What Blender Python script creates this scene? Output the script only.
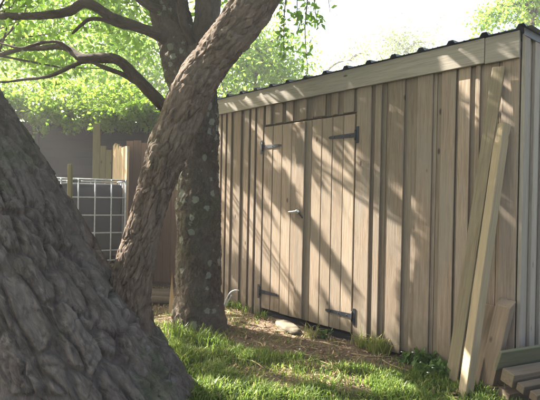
import bpy, bmesh, math, random
import numpy as np
from mathutils import Vector, Matrix

for o in list(bpy.data.objects):
    bpy.data.objects.remove(o, do_unlink=True)
scene = bpy.context.scene
COL = scene.collection
RNG = np.random.default_rng(7)
random.seed(7)

# ------------------------------------------------------------------ camera
FPX, CX, CY = 436.0, 270.0, 200.0          # focal length in pixels of the 540 x 400 photograph
CAM = np.array([0.890, -3.311, 1.2146])
YAW, PITCH, ROLL = math.radians(134.65), math.radians(-0.17), math.radians(1.11)
CF = np.array([math.cos(YAW)*math.cos(PITCH), math.sin(YAW)*math.cos(PITCH), math.sin(PITCH)])
_r = np.array([math.sin(YAW), -math.cos(YAW), 0.0]); _u = np.cross(_r, CF)
CR = math.cos(ROLL)*_r + math.sin(ROLL)*_u
CU = math.cos(ROLL)*_u - math.sin(ROLL)*_r
cam_data = bpy.data.cameras.new('camera'); cam = bpy.data.objects.new('camera', cam_data); COL.objects.link(cam)
cam.matrix_world = Matrix(((CR[0], CU[0], -CF[0], CAM[0]), (CR[1], CU[1], -CF[1], CAM[1]), (CR[2], CU[2], -CF[2], CAM[2]), (0, 0, 0, 1)))
cam_data.sensor_width = 36.0; cam_data.lens = 36.0*FPX/540.0
cam_data.clip_start = 0.05; cam_data.clip_end = 1000
scene.camera = cam

# ------------------------------------------------------------------ sky, sun, exposure
SUN = np.array([-0.70, -0.235, 0.665]); SUN /= np.linalg.norm(SUN)     # direction towards the sun
world = bpy.data.worlds.new('World'); scene.world = world; world.use_nodes = True
wn = world.node_tree; wn.nodes.clear()
sky_n = wn.nodes.new('ShaderNodeTexSky'); sky_n.sky_type = 'NISHITA'; sky_n.sun_disc = False
sky_n.sun_elevation = math.asin(SUN[2]); sky_n.sun_rotation = math.atan2(SUN[0], SUN[1]) % (2*math.pi)
sky_n.dust_density = 9.0; sky_n.air_density = 1.0; sky_n.ozone_density = 1.0
bg = wn.nodes.new('ShaderNodeBackground'); bg.inputs['Strength'].default_value = 0.085
out = wn.nodes.new('ShaderNodeOutputWorld')
wn.links.new(sky_n.outputs['Color'], bg.inputs['Color']); wn.links.new(bg.outputs['Background'], out.inputs['Surface'])
sd = bpy.data.lights.new('sun', 'SUN'); sd.energy = 5.0; sd.angle = math.radians(0.5); sd.color = (1.0, 0.945, 0.86)
so = bpy.data.objects.new('sun', sd); COL.objects.link(so); so.location = (-6, -4, 9)
so.rotation_euler = Vector(-SUN).to_track_quat('-Z', 'Y').to_euler()
scene.view_settings.view_transform = 'Standard'; scene.view_settings.look = 'None'
scene.view_settings.gamma = 1.0; scene.view_settings.use_curve_mapping = False
scene.view_settings.exposure = 2.9

# ------------------------------------------------------------------ maths helpers
def ray(px, py): return CF + CR*((px-CX)/FPX) - CU*((py-CY)/FPX)
def W(px, py, depth): return CAM + depth*ray(px, py)                  # pixel at a known distance
def on_wall(px, py, y=0.0):
    d = ray(px, py); return CAM + d*((y-CAM[1])/d[1])
def on_ground(px, py, z=-0.05):
    d = ray(px, py); return CAM + d*((z-CAM[2])/d[2])
def at_height(px, depth, z):                                          # pixel column at a distance, at a height
    d = CF[:2] + CR[:2]*((px-CX)/FPX)
    return np.array([CAM[0]+depth*d[0], CAM[1]+depth*d[1], z])

def _h(ix, iy, iz, s):
    n = (ix.astype(np.int64)*73856093) ^ (iy.astype(np.int64)*19349663) ^ (iz.astype(np.int64)*83492791) ^ (s*2654435761)
    n &= 0xffffffff
    n = ((n ^ (n >> 16))*0x45d9f3b) & 0xffffffff
    n = ((n ^ (n >> 16))*0x45d9f3b) & 0xffffffff
    return ((n ^ (n >> 16)) & 0xffffff)/float(0xffffff)
def vnoise(p, s=0):
    i = np.floor(p); f = p-i; i = i.astype(np.int64); f = f*f*(3-2*f); r = 0
    for dx in (0, 1):
        for dy in (0, 1):
            for dz in (0, 1):
                w = (f[:, 0] if dx else 1-f[:, 0])*(f[:, 1] if dy else 1-f[:, 1])*(f[:, 2] if dz else 1-f[:, 2])
                r = r + w*_h(i[:, 0]+dx, i[:, 1]+dy, i[:, 2]+dz, s)
    return r*2-1
def fbm(p, o=4, s=0):
    r, a = 0, 0.5
    for k in range(o):
        r = r + a*vnoise(p*(2.03**k), s+k); a *= 0.5
    return r
def worley(p, s=0):
    i = np.floor(p).astype(np.int64); f = p-i
    d1 = np.full(len(p), 9.0); d2 = np.full(len(p), 9.0)
    for dx in (-1, 0, 1):
        for dy in (-1, 0, 1):
            for dz in (-1, 0, 1):
                a, b, c = i[:, 0]+dx, i[:, 1]+dy, i[:, 2]+dz
                d = np.sqrt((dx+_h(a, b, c, s)-f[:, 0])**2+(dy+_h(a, b, c, s+1)-f[:, 1])**2+(dz+_h(a, b, c, s+2)-f[:, 2])**2)
                n1 = np.minimum(d1, d); d2 = np.minimum(d2, np.maximum(d1, d)); d1 = n1
    return d1, d2
def worley_id(p, s=0):
    i = np.floor(p).astype(np.int64); f = p-i
    d1 = np.full(len(p), 9.0); d2 = np.full(len(p), 9.0); idv = np.zeros(len(p))
    for dx in (-1, 0, 1):
        for dy in (-1, 0, 1):
            for dz in (-1, 0, 1):
                a, b, c = i[:, 0]+dx, i[:, 1]+dy, i[:, 2]+dz
                d = np.sqrt((dx+_h(a, b, c, s)-f[:, 0])**2+(dy+_h(a, b, c, s+1)-f[:, 1])**2+(dz+_h(a, b, c, s+2)-f[:, 2])**2)
                idv = np.where(d < d1, _h(a, b, c, s+7), idv); d2 = np.minimum(d2, np.maximum(d1, d)); d1 = np.minimum(d1, d)
    return d2-d1, idv
def sstep(a, b, x):
    t = np.clip((x-a)/(b-a), 0, 1); return t*t*(3-2*t)

# ------------------------------------------------------------------ materials
def newmat(name):
    m = bpy.data.materials.new(name); m.use_nodes = True
    nt = m.node_tree; b = nt.nodes['Principled BSDF']; return m, nt, b
def N(nt, t, **kw):
    n = nt.nodes.new(t)
    for k, v in kw.items():
        if k in n.inputs: n.inputs[k].default_value = v
        else: setattr(n, k, v)
    return n
def ramp(nt, fac, stops):
    r = nt.nodes.new('ShaderNodeValToRGB'); e = r.color_ramp.elements
    while len(e) < len(stops): e.new(0.5)
    for x, (p, c) in zip(e, stops): x.position = p; x.color = (*c, 1) if len(c) == 3 else c
    nt.links.new(fac, r.inputs['Fac']); return r.outputs['Color']
def mix(nt, fac, a, b, mode='MIX'):
    n = nt.nodes.new('ShaderNodeMix'); n.data_type = 'RGBA'; n.blend_type = mode
    for s, v in ((0, fac), (6, a), (7, b)):
        if hasattr(v, 'is_output'): nt.links.new(v, n.inputs[s])
        elif s == 0: n.inputs[0].default_value = v
        else: n.inputs[s].default_value = (*v, 1)
    return n.outputs[2]
def coords(nt, scale=(1, 1, 1), kind='Object', rand=False):
    tc = nt.nodes.new('ShaderNodeTexCoord'); mp = nt.nodes.new('ShaderNodeMapping')
    mp.inputs['Scale'].default_value = scale
    nt.links.new(tc.outputs[kind], mp.inputs['Vector'])
    if rand:
        oi = nt.nodes.new('ShaderNodeObjectInfo'); ml = N(nt, 'ShaderNodeMath', operation='MULTIPLY'); ml.inputs[1].default_value = 37.0
        nt.links.new(oi.outputs['Random'], ml.inputs[0]); nt.links.new(ml.outputs[0], mp.inputs['Location'])
    return mp.outputs['Vector']
def noise(nt, vec, scale, detail=4, rough=0.6, dist=0.0):
    n = N(nt, 'ShaderNodeTexNoise', Scale=scale, Detail=detail, Roughness=rough, Distortion=dist)
    nt.links.new(vec, n.inputs['Vector']); return n.outputs['Fac']
def bump(nt, b, h, strength=0.4, dist=0.01):
    n = N(nt, 'ShaderNodeBump', Strength=strength, Distance=dist)
    nt.links.new(h, n.inputs['Height']); nt.links.new(n.outputs['Normal'], b.inputs['Normal']); return n

def wood(name, light, dark, stain, axis='Z', stain_amt=0.5, rough=0.85, knots=True, damp=False):
    m, nt, b = newmat(name)
    sc = {'Z': (1, 1, 0.045), 'X': (0.045, 1, 1), 'Y': (1, 0.045, 1)}[axis]
    v = coords(nt, sc, rand=True)
    g = noise(nt, v, 95, 6, 0.65, 0.6)
    c = ramp(nt, g, [(0.32, dark), (0.52, tuple(0.5*(x+y) for x, y in zip(light, dark))), (0.72, light)])
    st = noise(nt, coords(nt, {'Z': (1, 1, 0.25), 'X': (0.25, 1, 1), 'Y': (1, 0.25, 1)}[axis], rand=True), 7, 4, 0.6)
    sf = ramp(nt, st, [(0.42, (0, 0, 0)), (0.7, (stain_amt,)*3)])
    c = mix(nt, sf, c, stain)
    if knots:
        vo = N(nt, 'ShaderNodeTexVoronoi', Scale=4.0)
        nt.links.new(coords(nt, {'Z': (1.6, 1.6, 0.7), 'X': (0.7, 1.6, 1.6), 'Y': (1.6, 0.7, 1.6)}[axis], rand=True), vo.inputs['Vector'])
        kf = ramp(nt, vo.outputs['Distance'], [(0.045, (1, 1, 1)), (0.09, (0, 0, 0))])
        c = mix(nt, kf, c, tuple(0.4*x for x in dark))
    if damp:                                                            # rain splash and algae along the foot of the wall, ragged upper edge
        tc = nt.nodes.new('ShaderNodeTexCoord'); sx = nt.nodes.new('ShaderNodeSeparateXYZ'); nt.links.new(tc.outputs['Object'], sx.inputs[0])
        dn = noise(nt, coords(nt, (1, 1, 0.3)), 16, 4, 0.65)
        q = N(nt, 'ShaderNodeMath', operation='MULTIPLY_ADD'); q.inputs[1].default_value = 0.55; nt.links.new(dn, q.inputs[0]); nt.links.new(sx.outputs['Z'], q.inputs[2])
        c = mix(nt, ramp(nt, q.outputs[0], [(0.30, (0.75, 0.75, 0.75)), (0.62, (0, 0, 0))]), c, (0.10, 0.085, 0.05))
    oi = nt.nodes.new('ShaderNodeObjectInfo')
    mr = N(nt, 'ShaderNodeMapRange'); mr.inputs['To Min'].default_value = 0.76; mr.inputs['To Max'].default_value = 1.14
    nt.links.new(oi.outputs['Random'], mr.inputs['Value'])
    hs = nt.nodes.new('ShaderNodeHueSaturation'); nt.links.new(c, hs.inputs['Color']); nt.links.new(mr.outputs[0], hs.inputs['Value'])
    nt.links.new(hs.outputs['Color'], b.inputs['Base Color'])
    b.inputs['Roughness'].default_value = rough; b.inputs['Specular IOR Level'].default_value = 0.25
    bump(nt, b, g, 0.5, 0.004)
    return m

def leafmat(name, dark, light, trans=0.5, tcol=(0.32, 0.48, 0.06), yellow=None, rough=0.45):
    m, nt, b = newmat(name)
    at = nt.nodes.new('ShaderNodeAttribute'); at.attribute_name = 'tint'
    stops = [(0.0, dark), (0.75, light)] + ([(1.0, yellow)] if yellow else [])
    c = ramp(nt, at.outputs['Fac'], stops)
    nt.links.new(c, b.inputs['Base Color']); b.inputs['Roughness'].default_value = rough
    b.inputs['Specular IOR Level'].default_value = 0.35
    tr = nt.nodes.new('ShaderNodeBsdfTranslucent')
    nt.links.new(mix(nt, 0.55, c, tcol), tr.inputs['Color'])
    ms = nt.nodes.new('ShaderNodeMixShader'); ms.inputs[0].default_value = trans
    nt.links.new(b.outputs[0], ms.inputs[1]); nt.links.new(tr.outputs[0], ms.inputs[2])
    nt.links.new(ms.outputs[0], nt.nodes['Material Output'].inputs['Surface'])
    return m

def barkmat(name, light, dark, warm, moss=0.0, lichen=0.0, stretch=(1, 1, 0.35), cell=26.0, relief=1.0):
    m, nt, b = newmat(name)
    at = nt.nodes.new('ShaderNodeAttribute'); at.attribute_name = 'bark'
    def bc(scale):
        mp = nt.nodes.new('ShaderNodeMapping'); mp.inputs['Scale'].default_value = scale; nt.links.new(at.outputs['Vector'], mp.inputs['Vector']); return mp.outputs['Vector']
    v = bc(stretch); v1 = bc((1, 1, 1))
    n1 = noise(nt, v, 34, 8, 0.75, 0.8)
    c = ramp(nt, n1, [(0.34, dark), (0.52, warm), (0.70, light)])
    n2 = noise(nt, v, 6.0, 5, 0.65)
    c = mix(nt, ramp(nt, n2, [(0.42, (0, 0, 0)), (0.66, (0.55, 0.55, 0.55))]), c, light)
    if moss:
        n3 = noise(nt, v1, 2.3, 4, 0.6); n5 = noise(nt, v1, 45, 5, 0.75)
        mu = N(nt, 'ShaderNodeMath', operation='MULTIPLY_ADD'); mu.inputs[1].default_value = 0.55; mu.inputs[2].default_value = -0.275
        nt.links.new(n5, mu.inputs[0]); sm = N(nt, 'ShaderNodeMath', operation='ADD'); nt.links.new(mu.outputs[0], sm.inputs[0]); nt.links.new(n3, sm.inputs[1])
        c = mix(nt, ramp(nt, sm.outputs[0], [(0.57, (0, 0, 0)), (0.68, (moss,)*3)]), c, (0.05, 0.075, 0.02))
    if lichen:
        vo = N(nt, 'ShaderNodeTexVoronoi', Scale=10.0); nt.links.new(bc((1, 1, 0.8)), vo.inputs['Vector'])
        n4 = noise(nt, v1, 30, 3); n6 = noise(nt, v1, 4, 2)
        ad = N(nt, 'ShaderNodeMath', operation='MULTIPLY_ADD'); ad.inputs[1].default_value = 0.45
        nt.links.new(n4, ad.inputs[0]); nt.links.new(vo.outputs['Distance'], ad.inputs[2])
        a2 = N(nt, 'ShaderNodeMath', operation='MULTIPLY_ADD'); a2.inputs[1].default_value = 0.5; nt.links.new(n6, a2.inputs[0]); nt.links.new(ad.outputs[0], a2.inputs[2])
        c = mix(nt, ramp(nt, a2.outputs[0], [(0.71, (lichen,)*3), (0.77, (0, 0, 0))]), c, (0.30, 0.32, 0.25))
    nt.links.new(c, b.inputs['Base Color']); b.inputs['Roughness'].default_value = 0.95
    b.inputs['Specular IOR Level'].default_value = 0.15
    # relief: cracked scales plus fibrous grain
    wv = N(nt, 'ShaderNodeTexNoise', Scale=9.0, Detail=3.0); nt.links.new(v1, wv.inputs['Vector'])
    mv = N(nt, 'ShaderNodeVectorMath', operation='MULTIPLY_ADD'); mv.inputs[1].default_value = (0.05,)*3; nt.links.new(wv.outputs['Color'], mv.inputs[0]); nt.links.new(v, mv.inputs[2])
    ve = N(nt, 'ShaderNodeTexVoronoi', Scale=cell); ve.feature = 'DISTANCE_TO_EDGE'; nt.links.new(mv.outputs[0], ve.inputs['Vector'])
    cr = ramp(nt, ve.outputs['Distance'], [(0.0, (0, 0, 0)), (0.16, (1, 1, 1))])
    g = noise(nt, v, 70, 6, 0.75, 0.4)
    b1 = N(nt, 'ShaderNodeBump', Strength=0.35, Distance=0.008*relief); nt.links.new(cr, b1.inputs['Height'])
    b2 = N(nt, 'ShaderNodeBump', Strength=1.0, Distance=0.020*relief); nt.links.new(g, b2.inputs['Height']); nt.links.new(b1.outputs['Normal'], b2.inputs['Normal'])
    nt.links.new(b2.outputs['Normal'], b.inputs['Normal'])
    return m

def plain(name, col, rough=0.6, metal=0.0, var=0.25, scale=12, bstr=0.15, spec=0.4, kind='Object'):
    m, nt, b = newmat(name)
    n = noise(nt, coords(nt, kind=kind), scale, 5, 0.65)
    nt.links.new(ramp(nt, n, [(0.3, tuple(x*(1-var) for x in col)), (0.7, tuple(min(1, x*(1+var)) for x in col))]), b.inputs['Base Color'])
    b.inputs['Roughness'].default_value = rough; b.inputs['Metallic'].default_value = metal; b.inputs['Specular IOR Level'].default_value = spec
    bump(nt, b, n, bstr, 0.01); return m

M = {}
M['wall_wood'] = wood('weathered_larch', (0.30, 0.232, 0.165), (0.165, 0.12, 0.082), (0.205, 0.183, 0.15), 'Z', 0.6, damp=True)
M['inner_wood'] = wood('inner_larch', (0.27, 0.215, 0.155), (0.155, 0.115, 0.08), (0.19, 0.168, 0.135), 'Z', 0.5, damp=True)
M['door_wood'] = wood('door_larch', (0.345, 0.268, 0.192), (0.20, 0.147, 0.10), (0.25, 0.215, 0.165), 'Z', 0.5, damp=True)
M['fascia_wood'] = wood('silvered_larch', (0.32, 0.285, 0.23), (0.20, 0.172, 0.135), (0.27, 0.25, 0.21), 'X', 0.5)
M['side_wood'] = wood('grey_larch', (0.31, 0.275, 0.215), (0.185, 0.155, 0.118), (0.25, 0.235, 0.185), 'Z', 0.6)
M['pale_wood'] = wood('pale_sawn_timber', (0.38, 0.31, 0.195), (0.25, 0.19, 0.115), (0.25, 0.22, 0.14), 'Z', 0.6)
M['old_wood'] = wood('old_sawn_timber', (0.20, 0.165, 0.105), (0.12, 0.094, 0.058), (0.15, 0.14, 0.085), 'Z', 0.5)
M['post_wood'] = wood('brown_post_timber', (0.25, 0.185, 0.12), (0.145, 0.103, 0.066), (0.175, 0.145, 0.10), 'Z', 0.6)
M['green_wood'] = wood('algae_green_timber', (0.15, 0.145, 0.085), (0.09, 0.088, 0.052), (0.12, 0.13, 0.072), 'Z', 0.6)
M['fence_wood'] = wood('red_brown_fence', (0.20, 0.12, 0.082), (0.11, 0.065, 0.045), (0.14, 0.09, 0.065), 'Z', 0.5)
M['olive_wood'] = wood('olive_fence', (0.19, 0.165, 0.075), (0.11, 0.095, 0.045), (0.13, 0.125, 0.06), 'Z', 0.5)
M['split_wood'] = wood('bare_split_wood', (0.52, 0.40, 0.24), (0.32, 0.22, 0.12), (0.4, 0.3, 0.18), 'Z', 0.3)
M['dark_wood'] = wood('dark_boards', (0.032, 0.030, 0.032), (0.017, 0.016, 0.018), (0.024, 0.026, 0.026), 'X', 0.5, knots=False)
M['log_wood'] = wood('brown_log', (0.135, 0.105, 0.07), (0.07, 0.052, 0.035), (0.095, 0.085, 0.055), 'Z', 0.5)
M['black_iron'] = plain('black_iron', (0.025, 0.027, 0.032), 0.55, 0.3, 0.4, 40)
M['latch_steel'] = plain('latch_steel', (0.62, 0.62, 0.60), 0.28, 1.0, 0.1, 40)
M['roof_metal'] = plain('roof_sheet', (0.06, 0.068, 0.062), 0.55, 0.0, 0.35, 9)
M['tank_plastic'] = plain('tank_plastic', (0.016, 0.017, 0.024), 0.42, 0.0, 0.2, 5)
M['galvanised'] = plain('galvanised_bar', (0.40, 0.41, 0.42), 0.5, 0.2, 0.2, 30)
M['stone'] = plain('pale_stone', (0.13, 0.108, 0.072), 0.9, 0, 0.35, 14, 0.6)
M['block'] = plain('concrete_block', (0.25, 0.24, 0.22), 0.95, 0, 0.25, 25, 0.5)
M['wire'] = plain('pale_wire', (0.55, 0.56, 0.52), 0.5, 0.0, 0.1, 30)
M['straw'] = plain('dry_straw', (0.38, 0.30, 0.15), 0.8, 0.0, 0.3, 8)
M['petal'] = plain('white_petal', (0.75, 0.75, 0.72), 0.7, 0, 0.05, 8)
M['litter'] = leafmat('dead_leaf', (0.10, 0.06, 0.032), (0.30, 0.20, 0.11), 0.15, (0.3, 0.18, 0.08), (0.42, 0.32, 0.19), 0.8)
M['bark_a'] = barkmat('deep_furrowed_bark', (0.235, 0.205, 0.18), (0.045, 0.036, 0.031), (0.12, 0.095, 0.08), moss=0.5, stretch=(1, 1, 0.22), cell=22.0, relief=1.2)
M['bark_stem'] = barkmat('flaky_stem_bark', (0.27, 0.215, 0.165), (0.055, 0.042, 0.032), (0.14, 0.10, 0.072), moss=0.2)
M['bark_b'] = barkmat('lichened_bark', (0.15, 0.125, 0.095), (0.04, 0.032, 0.025), (0.085, 0.065, 0.048), moss=0.35, lichen=0.6, stretch=(1, 1, 0.6))
M['bark_limb'] = barkmat('dark_limb_bark', (0.13, 0.105, 0.08), (0.035, 0.028, 0.022), (0.075, 0.058, 0.044), moss=0.25, stretch=(1, 1, 0.4))
M['bark_far'] = barkmat('plain_bark', (0.16, 0.13, 0.10), (0.05, 0.04, 0.03), (0.10, 0.08, 0.06))
M['leaf_a'] = leafmat('tree_leaf', (0.05, 0.09, 0.016), (0.10, 0.145, 0.028), 0.6, (0.36, 0.66, 0.07))
M['leaf_back'] = leafmat('garden_leaf', (0.06, 0.105, 0.018), (0.12, 0.165, 0.03), 0.65, (0.42, 0.72, 0.08), (0.24, 0.23, 0.03))
M['leaf_pale'] = leafmat('pale_leaf', (0.07, 0.11, 0.03), (0.12, 0.16, 0.055), 0.55, (0.45, 0.58, 0.18))
M['leaf_ivy'] = leafmat('ivy_leaf', (0.04, 0.075, 0.014), (0.095, 0.145, 0.025), 0.5, (0.38, 0.64, 0.06), (0.15, 0.15, 0.03), 0.3)
M['grass'] = leafmat('grass_blade', (0.045, 0.088, 0.014), (0.105, 0.155, 0.03), 0.45, (0.34, 0.48, 0.08), (0.32, 0.28, 0.11), 0.5)
M['weed'] = leafmat('weed_leaf', (0.04, 0.085, 0.018), (0.075, 0.135, 0.03), 0.35, (0.3, 0.45, 0.07))

def groundmat():
    m, nt, b = newmat('garden_soil')
    v = coords(nt)
    n1 = noise(nt, v, 14, 8, 0.75); n2 = noise(nt, v, 2.1, 4, 0.6)
    soil = ramp(nt, n1, [(0.3, (0.075, 0.052, 0.036)), (0.52, (0.165, 0.12, 0.083)), (0.72, (0.27, 0.205, 0.145))])
    turf = ramp(nt, n1, [(0.3, (0.028, 0.036, 0.012)), (0.7, (0.075, 0.082, 0.03))])
    at = nt.nodes.new('ShaderNodeAttribute'); at.attribute_name = 'soil'
    nt.links.new(mix(nt, at.outputs['Fac'], turf, soil), b.inputs['Base Color'])
    b.inputs['Roughness'].default_value = 1.0; b.inputs['Specular IOR Level'].default_value = 0.1
    bump(nt, b, n1, 0.9, 0.03); return m
M['ground'] = groundmat()

# ------------------------------------------------------------------ object helpers
def tag(o, label=None, cat=None, group=None, kind=None):
    if label: o['label'] = label
    if cat: o['category'] = cat
    if group: o['group'] = group
    if kind: o['kind'] = kind
    return o
def empty(name, loc, label=None, cat=None, group=None):
    o = bpy.data.objects.new(name, None); COL.objects.link(o); o.location = tuple(float(x) for x in loc)
    o.empty_display_size = 0.1
    return tag(o, label, cat, group)
def root_loc(o):
    while o.parent: o = o.parent
    return np.array(o.location) if o.type == 'EMPTY' else np.zeros(3)
def link(name, me, mat=None, parent=None):
    o = bpy.data.objects.new(name, me); COL.objects.link(o)
    if mat is not None and not me.materials: me.materials.append(M[mat] if isinstance(mat, str) else mat)
    if parent: o.parent = parent
    return o
def np_mesh(name, V, F, smooth=False, attrs=None):
    V = np.asarray(V, dtype=np.float32); F = np.asarray(F, dtype=np.int32)
    me = bpy.data.meshes.new(name); k = F.shape[1]
    me.vertices.add(len(V)); me.vertices.foreach_set('co', V.ravel())
    me.loops.add(F.size); me.loops.foreach_set('vertex_index', F.ravel())
    me.polygons.add(len(F)); me.polygons.foreach_set('loop_start', np.arange(0, F.size, k, dtype=np.int32))
    me.polygons.foreach_set('use_smooth', np.full(len(F), smooth))
    for an, av in (attrs or {}).items():
        if np.ndim(av) == 2:
            a = me.attributes.new(an, 'FLOAT_VECTOR', 'POINT'); a.data.foreach_set('vector', np.asarray(av, dtype=np.float32).ravel()); continue
        a = me.attributes.new(an, 'FLOAT', 'POINT'); a.data.foreach_set('value', np.asarray(av, dtype=np.float32))
    me.update(calc_edges=True); me.validate(); return me
def world_part(name, V, F, mat, parent=None, smooth=False, attrs=None):
    """mesh given in world coordinates, under a root Empty (or on its own)"""
    off = root_loc(parent) if parent else np.zeros(3)
    return link(name, np_mesh(name, np.asarray(V)-off, F, smooth, attrs), mat, parent)
BOXF = [(0, 3, 2, 1), (4, 5, 6, 7), (0, 1, 5, 4), (1, 2, 6, 5), (2, 3, 7, 6), (3, 0, 4, 7)]
def box_mesh(name, x0, x1, y0, y1, z0, z1, bev=0.003, top=None, ztop2=None, warp=0.0):
    """bevelled box; ztop2 gives the top height at the y1 side for sloping tops"""
    bm = bmesh.new()
    zt = z1 if ztop2 is None else ztop2
    P = [(x0, y0, z0), (x1, y0, z0), (x1, y1, z0), (x0, y1, z0), (x0, y0, z1), (x1, y0, z1), (x1, y1, zt), (x0, y1, zt)]
    vs = [bm.verts.new(p) for p in P]
    for f in BOXF: bm.faces.new([vs[i] for i in f])
    if bev: bmesh.ops.bevel(bm, geom=list(bm.edges), offset=bev, segments=1, affect='EDGES', profile=0.5)
    me = bpy.data.meshes.new(name); bm.to_mesh(me); bm.free(); return me
def box(name, x0, x1, y0, y1, z0, z1, mat, parent=None, bev=0.003, ztop2=None):
    o = root_loc(parent) if parent else np.zeros(3)
    return link(name, box_mesh(name, x0-o[0], x1-o[0], y0-o[1], y1-o[1], z0-o[2], z1-o[2], bev, ztop2=None if ztop2 is None else ztop2-o[2]), mat, parent)

def catmull(P, n):
    P = np.asarray(P, float); Q = np.vstack([2*P[0]-P[1], P, 2*P[-1]-P[-2]])
    out = []
    t = np.linspace(0, len(P)-1-1e-9, n)
    i = t.astype(int); u = (t-i)[:, None]
    p0, p1, p2, p3 = Q[i], Q[i+1], Q[i+2], Q[i+3]
    return 0.5*((2*p1)+(-p0+p2)*u+(2*p0-5*p1+4*p2-p3)*u**2+(-p0+3*p1-3*p2+p3)*u**3)
def sweep(P, R, step=0.02, nu=24, disp=None, lump=0.06, seed=0, cap=True, lumpscale=3.0):
    """tapered tube along P with radii R; disp(arc, length, theta, r) moves the skin outwards"""
    P = np.asarray(P, float); R = np.asarray(R, float)
    fine = catmull(P, 400); rad = catmull(np.column_stack([R, R, R]), 400)[:, 0]
    s = np.r_[0, np.cumsum(np.linalg.norm(np.diff(fine, axis=0), axis=1))]
    nv = max(4, int(s[-1]/step)); sv = np.linspace(0, s[-1], nv)
    C = np.column_stack([np.interp(sv, s, fine[:, k]) for k in range(3)]); r = np.interp(sv, s, rad)
    T = np.gradient(C, axis=0); T /= np.linalg.norm(T, axis=1)[:, None]
    a = np.array([1.0, 0, 0]) if abs(T[0][0]) < 0.8 else np.array([0, 1.0, 0])
    n0 = np.cross(T[0], a); n0 /= np.linalg.norm(n0); NN = [n0]
    for k in range(1, nv):
        n = NN[-1]-T[k]*np.dot(NN[-1], T[k]); NN.append(n/np.linalg.norm(n))
    NN = np.array(NN); BB = np.cross(T, NN)
    th = np.linspace(0, 2*np.pi, nu, endpoint=False)
    D = NN[:, None, :]*np.cos(th)[None, :, None] + BB[:, None, :]*np.sin(th)[None, :, None]
    rr = np.repeat(r[:, None], nu, 1)
    base = C[:, None, :]+D*rr[:, :, None]; flat = base.reshape(-1, 3)
    rr = rr*(1+lump*fbm(flat*lumpscale+seed*3.7, 3, seed).reshape(nv, nu)*2)
    if disp is not None:
        rm = max(0.05, float(np.mean(r)))
        q = np.column_stack([(np.cos(th)[None, :]*rm+0*rr).ravel(), (np.sin(th)[None, :]*rm+0*rr).ravel(), np.repeat(sv, nu)])
        rr = rr+disp(q).reshape(nv, nu)
    V = (C[:, None, :]+D*rr[:, :, None]).reshape(-1, 3)
    global LASTQ
    LASTQ = np.column_stack([(np.cos(th)[None, :]*r.mean()+0*rr).ravel(), (np.sin(th)[None, :]*r.mean()+0*rr).ravel(), np.repeat(sv, nu)])+seed*1.3
    if cap: LASTQ = np.vstack([LASTQ, LASTQ[0], LASTQ[-1]])
    i = np.arange(nv-1)[:, None]*nu; j = np.arange(nu)[None, :]; j2 = (j+1) % nu
    F = np.stack([i+j, i+j2, i+nu+j2, i+nu+j], -1).reshape(-1, 4)
    if cap:
        V = np.vstack([V, C[0], C[-1]]); a0, a1 = len(V)-2, len(V)-1
        jj = np.arange(nu); k2 = (jj+1) % nu
        F = np.vstack([F, np.column_stack([k2, jj, np.full(nu, a0), np.full(nu, a0)]), np.column_stack([(nv-1)*nu+jj, (nv-1)*nu+k2, np.full(nu, a1), np.full(nu, a1)])])
    return V, F
def fix_quads(V, F):
    """triangles were stored as degenerate quads: split everything into triangles where needed"""
    t = F[:, 2] == F[:, 3]
    if not t.any(): return V, F
    Q = F[~t]; T = F[t][:, :3]
    return V, np.vstack([Q[:, [0, 1, 2]], Q[:, [0, 2, 3]], T])
def tube_part(name, P, R, mat, parent=None, **kw):
    V, F = fix_quads(*sweep(P, R, **kw))
    return world_part(name, V, F, mat, parent, smooth=True, attrs={'bark': LASTQ})

class Batch:
    def __init__(s): s.V = []; s.F = []; s.A = []; s.n = 0
    def add(s, V, F, a=None):
        V = np.asarray(V); s.V.append(V); s.F.append(np.asarray(F)+s.n); s.n += len(V)
        if a is not None: s.A.append(a)
    def part(s, name, mat, parent=None, smooth=False):
        if not s.V: return None
        at = {'tint': np.concatenate(s.A)} if s.A else None
        return world_part(name, np.vstack(s.V), np.vstack(s.F), mat, parent, smooth, at)

def rand_unit(n):
    v = RNG.normal(size=(n, 3)); return v/np.linalg.norm(v, axis=1)[:, None]
def leaves(pos, size, batch, aspect=0.5, droop=0.35, flat=0.5, lo=0.0, hi=1.0, tintbase=None):
    """folded leaves (base, two side points, tip, fold along the midrib) at the given positions"""
    n = len(pos)
    if n == 0: return
    d = rand_unit(n); d[:, 2] -= droop; d /= np.linalg.norm(d, axis=1)[:, None]
    up = rand_unit(n)*(1-flat); up[:, 2] += flat
    s = np.cross(d, up); s /= np.linalg.norm(s, axis=1)[:, None]+1e-9; nn = np.cross(s, d)
    L = (size*RNG.uniform(0.65, 1.25, n))[:, None]; w = L*aspect*0.5
    fold = 0.22*w; curl = L*RNG.uniform(-0.12, 0.2, n)[:, None]
    b = pos; m1 = pos+d*L*0.42; t = pos+d*L-nn*curl
    V = np.stack([b, m1+s*w+nn*fold, t, m1-s*w+nn*fold, m1-nn*fold*0.3], 1).reshape(-1, 3)
    k = np.arange(n)[:, None]*5
    F = np.concatenate([k+np.array([[0, 4, 1]]), k+np.array([[1, 4, 2]]), k+np.array([[2, 4, 3]]), k+np.array([[3, 4, 0]])], 0)
    tint = RNG.uniform(lo, hi, n) if tintbase is None else np.clip(tintbase+RNG.uniform(-0.3, 0.3, n), 0, 1)
    batch.add(V, F, np.repeat(tint, 5))
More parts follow.
